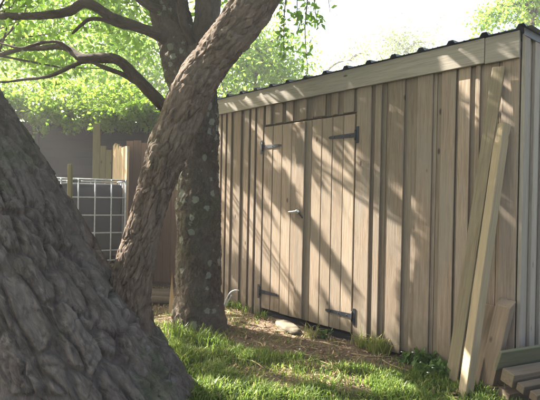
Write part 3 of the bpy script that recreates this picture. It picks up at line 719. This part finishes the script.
def add_hanging_sprays():
    # leafy sprays hanging from the diagonal stem's limb over the roof
    lb, tb = Batch(), Batch()
    tube_part('limb', [W(285, -48, 3.3), W(300, -55, 3.7), W(312, -60, 4.2), W(335, -70, 4.8)], [0.05, 0.04, 0.03, 0.015], 'bark_stem', treeA, step=0.03, nu=10, lump=0.08, seed=70)
    for (x0, y0, x1, y1, d, n) in [(286, -55, 284, 56, 3.8, 90), (304, -58, 308, 74, 4.1, 26), (312, -60, 318, 28, 4.3, 40), (298, -56, 298, 30, 4.0, 60), (327, -66, 330, 12, 4.7, 16)]:
        P = [W(x0, y0, d), W((x0+x1)/2+2, (y0*2+y1)/3, d+0.05), W((x0+x1)/2-1, (y0+y1*2)/3, d+0.08), W(x1, y1, d+0.1)]
        twig(tb, P, 0.010, 0.003, 12, 5)
        C = catmull(P, 60); t = RNG.integers(14, 60, n)
        pos = C[t]+RNG.normal(size=(n, 3))*0.045
        leaves(pos, 0.07, lb, 0.5, 0.7, 0.3)
        if x0 == 304:
            q = W(307, 12, d+0.08); pos = q+RNG.normal(size=(34, 3))*np.array([0.06, 0.06, 0.07]); leaves(pos, 0.07, lb, 0.5, 0.8, 0.3)
            q = W(321, 18, d+0.08); pos = q+RNG.normal(size=(16, 3))*np.array([0.03, 0.03, 0.035]); leaves(pos, 0.07, lb, 0.5, 0.8, 0.3)
            twig(tb, [W(307, 12, d+0.08), W(314, 12, d+0.08), W(321, 18, d+0.08)], 0.003, 0.002, 6, 4)
    lb.part('hanging_leaves', 'leaf_a', treeA)['kind'] = 'stuff'; tb.part('hanging_twigs', 'bark_stem', treeA, True)['kind'] = 'stuff'
add_hanging_sprays()

# ------------------------------------------------------------------ trees beyond the fence and the shed
def far_tree(name, px, depth, h, crowns, per, size, mat, label, seed, thick=0.12, spread=0.5, n=200, aspect=0.55):
    b = at_height(px, depth, -0.06); t = empty(name, b, label, 'tree', 'trees in the gardens behind')
    top = b+np.array([0.2, 0.1, h])
    P = [b-np.array([0, 0, 0.2]), b+np.array([0.1, 0.0, h*0.3]), b+np.array([-0.05, 0.1, h*0.6]), top]
    tube_part('trunk', P, [thick*1.25, thick, thick*0.7, thick*0.25], 'bark_far', t, step=0.12, nu=12, lump=0.08, seed=seed)
    sk = catmull(P, 30)[9:]
    cen = [W(cx, cy, d) for cx, cy, d, rx, rz in crowns]; rad = [(rx, rx, rz) for _, _, _, rx, rz in crowns]
    for i, c in enumerate(cen):
        o = sk[np.argmin(np.linalg.norm(sk-c, axis=1))]
        tube_part('limb', [o, (o+c)/2+np.array([0, 0, 0.15]), c], [thick*0.45, thick*0.3, thick*0.12], 'bark_far', t, step=0.15, nu=8, lump=0.08, seed=seed+i)
        sk = np.vstack([sk, catmull([o, (o+c)/2, c], 8)])
    vol = np.array([r[0]*r[0]*r[2] for r in rad]); k = np.maximum(12, (n*vol/vol.sum()).astype(int))
    crown(t, cen, rad, k, per, size, mat, sk, seed, thick=0.02, spread=spread, bark='bark_far', near=False, aspect=aspect)
far_tree('garden_tree', 40, 11.0, 4.6, [(10, 45, 11, 1.5, 1.2), (60, 70, 10.5, 1.3, 0.9), (95, 30, 11.5, 1.3, 1.1), (-60, 40, 11, 1.8, 1.4)], 46, 0.13, 'leaf_back', 'sunlit green tree beyond the dark fence, behind the branches at far left', 201, n=230)
far_tree('garden_tree', 125, 10.0, 4.2, [(110, 85, 10, 1.1, 0.8), (140, 55, 10.5, 1.1, 0.9), (150, 100, 9.5, 0.9, 0.6)], 46, 0.12, 'leaf_back', 'bright yellow-green tree seen left of the upright trunk', 202, n=170)
far_tree('garden_tree', 245, 9.6, 4.0, [(235, 70, 9.6, 0.9, 0.75), (262, 60, 9.8, 0.85, 0.8), (240, 25, 9.8, 0.9, 0.8), (280, 78, 10, 0.7, 0.45), (285, 40, 10, 0.5, 0.5), (225, 95, 9.4, 0.6, 0.4)], 46, 0.11, 'leaf_back', 'bright green tree behind the left end of the shed roof', 203, n=190)
far_tree('garden_tree', 330, 16.0, 5.0, [(322, 75, 16, 0.7, 0.6), (350, 60, 16.5, 0.8, 0.7), (368, 55, 17, 0.7, 0.6)], 26, 0.13, 'leaf_pale', 'thin pale tree above the middle of the shed roof', 204, n=40)
far_tree('garden_tree', 408, 17.0, 6.4, [(400, 45, 17, 1.0, 0.9), (385, 40, 17, 0.7, 0.7), (425, 42, 17.5, 0.7, 0.8)], 30, 0.13, 'leaf_pale', 'hazy pale tree above the shed roof, right of centre', 205, n=70)
far_tree('garden_tree', 520, 8.0, 5.2, [(505, 8, 8, 0.42, 0.34), (530, 5, 8, 0.5, 0.45), (488, 18, 8.1, 0.22, 0.16), (560, -10, 8, 0.8, 0.7), (520, -40, 8, 0.9, 0.6)], 44, 0.085, 'leaf_back', 'leafy yellow-green tree over the right end of the shed roof', 206, n=150, spread=0.25)

# ------------------------------------------------------------------ fences, ivy
def add_fences():
    # red-brown vertical board fence behind the water tank, running to the shed's left end
    a = at_height(126, 6.55, -0.06); b = at_height(232, 6.35, -0.06)
    fence = empty('board_fence', (a+b)/2, 'red-brown vertical board fence between the water tank and the shed', 'fence')
    d = b-a; L = float(np.hypot(d[0], d[1])); u = d/L; nrm = np.array([u[1], -u[0], 0.0])
    if nrm@(CAM-a) < 0: nrm = -nrm
    def slab(name, s0, s1, o0, o1, z0, z1, mat, parent, jag=None):
        P = []
        for z in (z0, z1):
            for s_, o_ in ((s0, o0), (s1, o0), (s1, o1), (s0, o1)): P.append(a+u*s_+nrm*o_+np.array([0, 0, z-a[2]]))
        if jag:
            for k, j in zip((4, 5, 6, 7), jag): P[k] = P[k]+np.array([0, 0, j])
        return world_part(name, P, BOXF, mat, parent)
    s = 0.0; k = 0
    while s < L:
        w = 0.118+random.uniform(-0.006, 0.006); t = 2.02+random.uniform(-0.02, 0.03)-(0.0 if k > 1 else -0.02)
        slab('fence_board', s, s+w-0.004, 0.0+random.uniform(0, 0.004), 0.022, -0.05, t, 'fence_wood', fence); s += w; k += 1
    for z in (0.35, 1.05, 1.78): slab('fence_rail', 0, L, -0.05, -0.003, z, z+0.07, 'fence_wood', fence)
    for q in (0.05, L*0.52, L-0.1): slab('fence_post', q, q+0.09, -0.142, -0.052, -0.2, 2.0, 'fence_wood', fence)
    # olive boards and a split, sunlit board behind the tank
    f2 = empty('olive_fence', at_height(104, 6.7, -0.06), 'olive weathered boards standing above the right end of the tank', 'fence')
    a[:] = at_height(90, 6.75, -0.06); 
    for px0, px1, ytop in ((92.5, 99.5, 124), (100, 105.5, 146), (106, 111.5, 150)):
        p0, p1 = at_height(px0, 6.7, 0), at_height(px1, 6.7, 0); zt = W(px0, ytop, 6.7)[2]
        P = []
        for z in (-0.08, zt):
            for q, o_ in ((p0, 0), (p1, 0), (p1, 0.03), (p0, 0.03)): P.append(np.array([q[0]-CF[0]*(o_-0.03)*-1, q[1]-CF[1]*(o_-0.03)*-1, z]))
        world_part('fence_board', P, BOXF, 'olive_wood', f2)
    # split board: jagged top
    sb = empty('split_board', at_height(119, 6.5, -0.06), 'bare split board with a jagged top, sunlit above the tank', 'board')
    xs = np.linspace(112.5, 127.2, 12); tops = [146, 143, 149, 144, 150, 146, 148, 147, 147, 146, 147, 146]
    y0 = at_height(120, 6.45, 0)[1]; V = []
    for o_ in (0.0, 0.035):
        for x_, t_ in zip(xs, tops):
            d_ = ray(x_, 180); tt = (y0-CAM[1])/d_[1]; q = CAM+d_*tt; off = 0.010*math.sin(x_*3.1)
            zt = CAM[2]+ray(x_, t_)[2]*tt
            V.append((q[0], y0+o_+off, zt)); V.append((q[0], y0+o_+off, -0.08))
    n = len(xs); F = []
    for i in range(n-1):
        A, B, C, D = 2*i, 2*i+1, 2*i+2, 2*i+3; o_ = 2*n
        F += [(A, B, D, C), (o_+A, o_+C, o_+D, o_+B), (A, C, o_+C, o_+A), (B, o_+B, o_+D, D)]
    F += [(0, o_, o_+1, 1), (2*n-2, 2*n-1, o_+2*n-1, o_+2*n-2)]
    world_part('plank', V, F, 'split_wood', sb)
    # dark lap fence across the back
    c0 = at_height(-70, 7.6, -0.06); c1 = at_height(262, 7.15, -0.06); dd = c1-c0; LL = float(np.hypot(dd[0], dd[1])); uu = dd/LL
    nn = np.array([uu[1], -uu[0], 0]); nn = nn if nn@(CAM-c0) > 0 else -nn
    dk = empty('dark_fence', (c0+c1)/2, 'dark lapped board fence under the ivy at the back', 'fence')
    bays = 3
    for bay in range(bays):
        s0, s1 = LL*bay/bays, LL*(bay+1)/bays
        z = -0.03
        while z < 2.42:
            P = []
            for zz, tilt in ((z, 0.022), (z+0.16, 0.004)):
                for s_, o_ in ((s0+0.05, tilt+0.014), (s1-0.05, tilt+0.014), (s1-0.05, tilt), (s0+0.05, tilt)): P.append(c0+uu*s_+nn*o_+np.array([0, 0, zz-c0[2]]))
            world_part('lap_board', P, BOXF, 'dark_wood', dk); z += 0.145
    for q in np.linspace(0, LL, bays+1):
        P = []
        for zz in (-0.15, 2.5):
            for s_, o_ in ((q-0.045, 0.045), (q+0.045, 0.045), (q+0.045, -0.05), (q-0.045, -0.05)): P.append(c0+uu*s_+nn*o_+np.array([0, 0, zz-c0[2]]))
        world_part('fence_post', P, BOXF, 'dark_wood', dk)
    # ivy over the fences
    global RNG
    RNG = np.random.default_rng(77)
    iv = empty('ivy', at_height(60, 7.3, -0.06), 'sunlit ivy and creepers heaped along the tops of the back fences', 'ivy'); lb, tb = Batch(), Batch()
    for px, yy, d, rx, rz, n in [(-30, 100, 7.3, 0.6, 0.30, 1500), (10, 106, 7.3, 0.5, 0.26, 1500), (45, 113, 7.2, 0.5, 0.22, 1500), (78, 117, 7.1, 0.45, 0.20, 1500), (105, 118, 7.0, 0.42, 0.20, 1300), (135, 116, 6.9, 0.42, 0.22, 1300), (165, 117, 6.9, 0.4, 0.2, 1000), (205, 112, 6.9, 0.4, 0.25, 900), (60, 96, 7.6, 0.8, 0.3, 1500), (120, 98, 7.5, 0.7, 0.3, 1300), (0, 88, 7.8, 0.8, 0.35, 1400)]:
        c = W(px, yy, d); u_ = rand_unit(n)*(RNG.uniform(0.2, 1, n)**0.5)[:, None]
        pos = c+u_*np.array([rx, rx*0.7, rz]); pos[:, 2] += 0.12*fbm(pos*3, 2, 9)
        leaves(pos[~shades_gap(pos, 0.03)], 0.075, lb, 0.75, 0.3, 0.6)
        for k in range(5):
            q = c+RNG.normal(size=3)*np.array([rx, rx*0.5, rz])*0.5
            twig(tb, [np.array([q[0], q[1], c[2]-0.25]), (q+c)/2-np.array([0, 0, 0.1]), q], 0.012, 0.004, 6, 4)
    # trailing strands below the main heap
    for k in range(26):
        px = RNG.uniform(-20, 170); q = W(px, RNG.uniform(118, 126), 7.0 if px < 95 else 6.75); n = 14
        t = np.linspace(0, 1, n)[:, None]; e = q+np.array([RNG.normal()*0.08, RNG.normal()*0.08, -RNG.uniform(0.05, 0.22)])
        leaves(q*(1-t)+e*t+RNG.normal(size=(n, 3))*0.02, 0.07, lb, 0.75, 0.5, 0.5)
    lb.part('foliage', 'leaf_ivy', iv)['kind'] = 'stuff'; tb.part('vine_stems', 'bark_far', iv, True)['kind'] = 'stuff'
add_fences()

# ------------------------------------------------------------------ water tank in its cage
def add_tank():
    d0 = 5.55
    pr = at_height(125.5, d0+0.05, 0); ztop = W(100, 179.5, d0)[2]; H = 1.16; z0 = ztop-H
    v = ray(125.5, 200); v[2] = 0; v /= np.linalg.norm(v); an = math.radians(7)                  # away from the camera
    v = np.array([v[0]*math.cos(an)-v[1]*math.sin(an), v[0]*math.sin(an)+v[1]*math.cos(an), 0]); u = np.array([-v[1], v[0], 0])   # u: from the right front corner to the left
    Wd, Dp = 1.2, 1.0
    def pt(a, b, z): return pr+u*a+v*b+np.array([0, 0, z])
    t = empty('water_tank', pt(Wd/2, Dp/2, -0.06), 'black plastic water tank in a galvanised wire cage, behind the forked trunk', 'tank')
    # rounded tank
    bm = bmesh.new(); o = root_loc(t)
    P = [pt(a, b, z)-o for z in (z0+0.13, ztop-0.05) for a, b in ((0.03, 0.03), (Wd-0.03, 0.03), (Wd-0.03, Dp-0.03), (0.03, Dp-0.03))]
    vs = [bm.verts.new(p) for p in P]
    for f in BOXF: bm.faces.new([vs[i] for i in f])
    bmesh.ops.recalc_face_normals(bm, faces=bm.faces)
    bmesh.ops.bevel(bm, geom=list(bm.edges), offset=0.06, segments=4, affect='EDGES', profile=0.5)
    me = bpy.data.meshes.new('tank'); bm.to_mesh(me); bm.free(); me.polygons.foreach_set('use_smooth', [True]*len(me.polygons)); link('tank', me, 'tank_plastic', t)
    c = pt(Wd/2, Dp/2, ztop-0.05)
    V, F = fix_quads(*sweep([c, c+np.array([0, 0, 0.02]), c+np.array([0, 0, 0.045])], [0.09, 0.09, 0.085], step=0.01, nu=24, lump=0)); world_part('lid', V, F, 'tank_plastic', t, True)
    def bar(p, q, r=0.0095):
        V, F = fix_quads(*sweep([p, (p+q)/2, q], [r]*3, step=0.3, nu=8, lump=0)); world_part('cage_bar', V, F, 'galvanised', t, True)
    zs = [z0+0.14]+[ztop-0.006-k*0.222 for k in range(4, -1, -1)]
    cs4 = [(0, 0), (Wd, 0), (Wd, Dp), (0, Dp)]
    for z in zs:
        for k in range(4):
            a, b = cs4[k], cs4[(k+1) % 4]; bar(pt(*a, z), pt(*b, z), 0.012 if z == zs[-1] else 0.0095)
    for s in np.r_[0.0, np.arange(0.172, Wd-0.05, 0.192), Wd]:
        for b in (-0.010, Dp+0.010): bar(pt(s, b, z0+0.13), pt(s, b, ztop))
    for s in np.arange(0.2, Dp-0.1, 0.2):
        for a in (-0.010, Wd+0.010): bar(pt(a, s, z0+0.13), pt(a, s, ztop))
    # pallet under it
    def slab(name, a0, a1, b0, b1, za, zb, mat): return world_part(name, [pt(a, b, z) for z in (za, zb) for a, b in ((a0, b0), (a1, b0), (a1, b1), (a0, b1))], [f[::-1] for f in BOXF], mat, t)
    for b in (0.0, 0.45, 0.9): slab('pallet_runner', 0, Wd, b, b+0.1, z0, z0+0.09, 'log_wood')
    for a in np.arange(0, Wd-0.05, 0.18): slab('pallet_board', a, a+0.12, 0, Dp, z0+0.092, z0+0.115, 'log_wood')
    for i, a in enumerate((0.05, Wd-0.45)):
        for j, b in enumerate((0.05, Dp-0.25)):
            P = [pt(x, y, z) for z in (-0.12, z0-0.002) for x, y in ((a, b), (a+0.4, b), (a+0.4, b+0.2), (a, b+0.2))]
            tag(world_part('concrete_block', P, [f[::-1] for f in BOXF], 'block'), 'grey concrete block under the %s %s corner of the water tank' % (('near', 'far')[j], ('right', 'left')[i]), 'block', 'blocks carrying the water tank')
    # stake in front
    p = at_height(69.5, 4.75, 0); zt = W(69.5, 164, 4.75)[2]
    plank_between('wooden_stake', (p[0], p[1], -0.15), (p[0]+0.005, p[1], zt), 0.042, 0.04, (-CF[0], -CF[1], 0), 'olive_wood', 'thin square wooden stake standing in front of the water tank', 'stake')
add_tank()

# ------------------------------------------------------------------ small things on the ground
def add_small():
    global RNG
    RNG = np.random.default_rng(55)
    # stone by the door
    bm = bmesh.new(); bmesh.ops.create_icosphere(bm, subdivisions=4, radius=1.0)
    V = np.array([v.co[:] for v in bm.verts]); F = np.array([[v.index for v in f.verts] for f in bm.faces]); bm.free()
    V = V*(1+0.22*fbm(V*1.3+4, 3, 3)+0.07*fbm(V*5, 3, 4))[:, None]; V[:, 2] = np.where(V[:, 2] > 0.55, 0.55+(V[:, 2]-0.55)*0.3, V[:, 2])
    g = on_ground(287, 329, -0.06); R = np.array([[0.93, 0.36, 0], [-0.36, 0.93, 0], [0, 0, 1]])
    V2 = (V*np.array([0.20, 0.085, 0.046]))@R.T+np.array([g[0], g[1], -0.035])
    tag(world_part('stone', V2, F, 'stone', smooth=True), 'flat pale stone lying at the foot of the doors', 'stone')
    g = on_ground(222, 322, -0.06)
    # logs by the fence
    for i, (x0, y0, x1, y1, d, r, lab) in enumerate([(140, 288, 184, 290, 5.5, 0.05, 'uppermost brown log of the little heap by the fence'), (138, 296, 182, 299, 5.3, 0.055, 'middle brown log of the little heap by the fence'), (140, 305, 186, 307, 5.1, 0.05, 'lowest brown log of the little heap by the fence')]):
        A, B = at_height(x0, d, 0), at_height(x1, d, 0); z = r-0.055
        V, F = fix_quads(*sweep([A+[0, 0, z], (A+B)/2+[0, 0, z+0.01], B+[0, 0, z]], [r*1.05, r, r*0.95], step=0.02, nu=20, lump=0.10, seed=80+i, disp=bark_disp(0.04, 0.4, 0.006, 90+i)))
        tag(world_part('log', V, F, 'log_wood', smooth=True), lab, 'log', 'logs by the fence')
    # splintered stake
    p = at_height(173.5, 4.75, -0.08); h = W(174, 272, 4.75)[2]+0.08
    V = np.array([[-.035, -.015, 0], [.04, -.015, 0], [.04, .015, 0], [-.035, .015, 0], [-.02, -.013, h*.42], [.035, -.012, h*.3], [.03, .012, h*.34], [-.02, .012, h*.4], [-.006, -.01, h*.8], [.02, -.008, h*.5], [.016, .01, h*.52], [-.006, .01, h*.78], [0.0, 0, h], [.012, 0, h*.62]])
    F = [(0, 1, 5, 4), (1, 2, 6, 5), (2, 3, 7, 6), (3, 0, 4, 7), (4, 5, 9, 8), (5, 6, 10, 9), (6, 7, 11, 10), (7, 4, 8, 11)]
    T = [(8, 9, 12), (9, 10, 13), (10, 11, 12), (11, 8, 12), (9, 13, 12), (13, 10, 12), ]
    Fa = [t for q in F for t in ((q[0], q[1], q[2]), (q[0], q[2], q[3]))]+T
    Rm = np.column_stack([_r, np.array([CF[0], CF[1], 0]), [0, 0, 1]])
    tag(world_part('broken_stake', V@Rm.T+p, Fa, 'split_wood'), 'splintered reddish stake standing left of the upright trunk', 'stake')
    # bent pale wire beside the trunk
    dd = dB+0.25
    P = [W(223, 308, dd), W(226, 300, dd), W(230, 293, dd), W(234, 290.5, dd), W(239, 290.5, dd)]
    V, F = fix_quads(*sweep(P, [0.006]*5, step=0.02, nu=8, lump=0)); w = world_part('bent_wire', V, F, 'wire', smooth=True)
    tag(w, 'pale bent wire sticking up between the upright trunk and shed', 'wire')
    b = P[0]; P2 = [np.array([b[0], b[1], -0.1]), b+[0.0, 0, -0.03], W(227, 303, dd), W(231.5, 295, dd)]
    V, F = fix_quads(*sweep(P2, [0.006]*4, step=0.02, nu=8, lump=0)); w = world_part('bent_wire', V, F, 'wire', smooth=True)
    tag(w, 'shorter pale wire beside the bent one next to the trunk', 'wire')
    # leaf litter on the bare soil
    n = 9000; x = RNG.uniform(-5.5, 0.2, n); y = RNG.uniform(-1.9, 0.05, n)
    k = (soil_amount(x, y)*0.9+0.06 > RNG.uniform(0, 1, n)) & ~((y > 0.0) & (x > XL))
    x, y = x[k], y[k]; lb = Batch(); pos = np.column_stack([x, y, ground_z(x, y)+RNG.uniform(0.003, 0.015, len(x))])
    leaves(pos, 0.034, lb, 0.5, 0.0, 0.9)
    tag(lb.part('leaf_litter', 'litter'), 'dry brown leaf litter strewn over the bare soil by the shed', 'leaf litter', kind='stuff')
    # twigs on the soil
    tb = Batch()
    for k in range(90):
        x, y = RNG.uniform(-4.0, -0.3), RNG.uniform(-1.2, -0.05)
        if soil_amount(np.array([x]), np.array([y]))[0] < 0.5: continue
        a = RNG.uniform(0, 6.28); l = RNG.uniform(0.05, 0.16); z = float(ground_z(np.array([x]), np.array([y]))[0])+0.012
        twig(tb, [(x, y, z), (x+l*math.cos(a), y+l*math.sin(a), z+0.006), (x+2*l*math.cos(a+0.3), y+2*l*math.sin(a+0.3), z)], 0.004, 0.002, 5, 4)
    tag(tb.part('fallen_twigs', 'straw', smooth=True), 'thin dry twigs lying on the soil before the doors', 'twigs', kind='stuff')
add_small()

def blades(x, y, h, lean, batch, width=0.0045, lo=0.0, hi=0.85, z=None):
    n = len(x); a = RNG.uniform(0, 2*np.pi, n); d = np.column_stack([np.cos(a), np.sin(a), 0*a]); s = np.column_stack([-np.sin(a), np.cos(a), 0*a])
    b = np.column_stack([x, y, (ground_z(x, y) if z is None else z)-0.008]); L = h[:, None]; ln = (lean*RNG.uniform(0.2, 1.3, n))[:, None]
    up = np.array([0, 0, 1.0]); w = width*RNG.uniform(0.7, 1.3, n)[:, None]
    m = b+up*L*0.55+d*L*ln*0.25; t = b+up*L*(1-0.35*ln)+d*L*ln*0.95
    V = np.stack([b-s*w, b+s*w, m+s*w*0.8, m-s*w*0.8, t], 1).reshape(-1, 3); k = np.arange(n)[:, None]*5
    F = np.concatenate([k+np.array([[0, 1, 2]]), k+np.array([[0, 2, 3]]), k+np.array([[3, 2, 4]])], 0)
    batch.add(V, F, np.repeat(RNG.uniform(lo, hi, n), 5))
def add_grass():
    global RNG
    RNG = np.random.default_rng(66)
    gb = Batch()
    for n, x0, x1, y0, y1, hh in [(95000, -3.2, 0.3, -2.6, 0.0, 0.062), (40000, -6.0, 3.0, -6.0, 0.4, 0.075)]:
        x = RNG.uniform(x0, x1, n); y = RNG.uniform(y0, y1, n); p = np.column_stack([x, y, 0*x])
        s = soil_amount(x, y); cl = fbm(p*4.5, 3, 71)
        k = (RNG.uniform(0, 1, n) > s*1.02-0.015) & (RNG.uniform(-0.7, 0.35, n) < cl+0.12) & ~((y > -0.01) & (x > XL) & (x < 0.05))
        x, y, c, s = x[k], y[k], cl[k], s[k]
        h = hh*(1+0.9*c)*RNG.uniform(0.5, 1.5, len(x))*(1-0.4*s)
        blades(x, y, np.maximum(h, 0.015), 0.75, gb, hi=1.0)
    # dry and green stalks straggling over the bare soil
    n = 9000; x = RNG.uniform(-4.5, 0.2, n); y = RNG.uniform(-1.5, -0.02, n); s = soil_amount(x, y); c = fbm(np.column_stack([x, y, 0*x])*5, 3, 91)
    k = (s > 0.25) & (RNG.uniform(-0.35, 0.5, n) < c); x, y = x[k], y[k]; m = len(x)//2
    blades(x[:m], y[:m], RNG.uniform(0.02, 0.07, m), 1.6, gb, 0.004, 0.85, 1.0); blades(x[m:], y[m:], RNG.uniform(0.02, 0.06, len(x)-m), 1.0, gb, 0.0045, 0.0, 0.8)
    o = gb.part('grass', 'grass'); tag(o, 'shaggy green lawn grass between the trees and the shed', 'grass', kind='stuff')
    # tufts and weeds along the foot of the shed
    def tuft(px, py, n, h, name, label, mat, r=0.05, lo=0.0, hi=0.8, lean=0.9):
        g = on_ground(px, py, -0.06); gb = Batch()
        x = g[0]+RNG.normal(size=n)*r; y = np.minimum(g[1]+RNG.normal(size=n)*r*0.6, -0.012)
        blades(x, y, h*RNG.uniform(0.5, 1.2, n), lean, gb, 0.005, lo, hi)
        tag(gb.part(name, mat), label, 'grass tuft', 'tufts along the shed wall')
    tuft(378, 352, 130, 0.20, 'grass_tuft', 'dry yellowish grass tuft at the wall right of the doors', 'grass', 0.045, 0.75, 1.0)
    tuft(362, 346, 70, 0.14, 'grass_tuft', 'smaller straw-coloured tuft under the right door hinge', 'grass', 0.035, 0.75, 1.0)
    tuft(312, 337, 26, 0.17, 'grass_tuft', 'few pale straw stalks before the middle of the doors', 'grass', 0.03, 0.85, 1.0, 1.2)
    tuft(208, 345, 160, 0.16, 'grass_tuft', 'green tuft at the foot of the upright trunk', 'grass', 0.09, 0.1, 0.8)
    tuft(178, 338, 160, 0.17, 'grass_tuft', 'bright green tuft between the two trunks', 'grass', 0.10, 0.2, 0.8)
    tuft(240, 308, 90, 0.16, 'grass_tuft', 'thin green tuft at the wall beside the left door hinge', 'grass', 0.10, 0.1, 0.8)
    tuft(262, 318, 60, 0.10, 'grass_tuft', 'low green tuft just left of the flat stone', 'grass', 0.06, 0.1, 0.9)
    def weed(px, py, n, r, h, label, size=0.05):
        g = on_ground(px, py, -0.06); t = empty('weed', g, label, 'weed', 'weeds along the shed wall'); lb, tb = Batch(), Batch()
        for k in range(n):
            q = g+np.array([RNG.normal()*r, min(RNG.normal()*r*0.7, -g[1]-0.02), RNG.uniform(0.3, 1)*h])
            b = np.array([g[0]+(q[0]-g[0])*0.4, min(g[1]+(q[1]-g[1])*0.4, -0.02), -0.075]); twig(tb, [b, (b+q)/2+RNG.normal(size=3)*0.01, q], 0.003, 0.0015, 4, 3)
            t_ = RNG.uniform(0.3, 1, 7)[:, None]; pos = b*(1-t_)+q*t_+RNG.normal(size=(7, 3))*0.012; pos[:, 1] = np.minimum(pos[:, 1], -0.02)
            leaves(pos, size, lb, 0.55, 0.1, 0.7)
        lb.part('leaves', 'weed', t); tb.part('stems', 'weed', t)
    weed(431, 366, 26, 0.075, 0.15, 'leafy green weed at the wall left of the leaning plank')
    weed(446, 377, 20, 0.06, 0.12, 'low leafy weed just left of the leaning plank foot')
    weed(410, 361, 16, 0.06, 0.09, 'small leafy weed at the wall right of the dry tuft')
    weed(422, 374, 14, 0.06, 0.08, 'flat leafy weed in the shaded grass before the wall')
    weed(323, 338, 7, 0.03, 0.10, 'little bright green weed under the right door', 0.045)
    weed(197, 336, 8, 0.05, 0.13, 'pale leafy weed against the foot of the upright trunk', 0.04)
    # daisies
    pm = None; spots = [(413, 357), (421, 366), (433, 374), (445, 372), (402, 356), (428, 378), (300, 352), (198, 322)]
    for i, (px, py) in enumerate(spots):
        g = on_ground(px, py+5, -0.06); h = RNG.uniform(0.05, 0.08)
        t = empty('daisy', g, 'tiny white daisy in the grass', 'flower', 'daisies in the grass')
        if pm is None:
            V = [(0, 0, 0.003)]; F = []
            for k in range(10):
                a = k*0.628; V += [(0.010*math.cos(a-0.22), 0.010*math.sin(a-0.22), 0.004), (0.012*math.cos(a+0.1), 0.012*math.sin(a+0.1), 0.001)]; F.append((0, 1+2*k, 2+2*k))
            pm = np_mesh('daisy_head', V, F)
            b = Batch(); twig(b, [(0, 0, -0.09), (0.004, 0.002, -0.04), (0, 0, 0)], 0.0012, 0.001, 4, 4); sm = np_mesh('daisy_stem', np.vstack(b.V), np.vstack(b.F))
        hd = link('flower_head', pm, 'petal', t); hd.location = (0, 0, h); st = link('stem', sm, 'weed', t); st.location = (0, 0, h)
    # straws caught on the huge trunk
add_grass()

# ------------------------------------------------------------------ added volume standing in for lens glare, lifts the dark tones
def add_haze():
    V = [(x, y, z) for z in (-1.3, 7.6) for x, y in ((-440, -440), (440, -440), (440, 440), (-440, 440))]
    m = bpy.data.materials.new('glare_veil'); m.use_nodes = True; nt = m.node_tree; nt.nodes.clear()
    pv = nt.nodes.new('ShaderNodeVolumePrincipled'); pv.inputs['Color'].default_value = (0.96, 0.97, 0.98, 1)
    pv.inputs['Density'].default_value = HAZE; pv.inputs['Anisotropy'].default_value = 0.45
    o = nt.nodes.new('ShaderNodeOutputMaterial'); nt.links.new(pv.outputs[0], o.inputs['Volume'])
    tag(world_part('haze', V, BOXF, m), 'thin veil of mist added over the whole garden in place of lens glare', 'haze', kind='stuff')
HAZE = 0.008
add_haze()
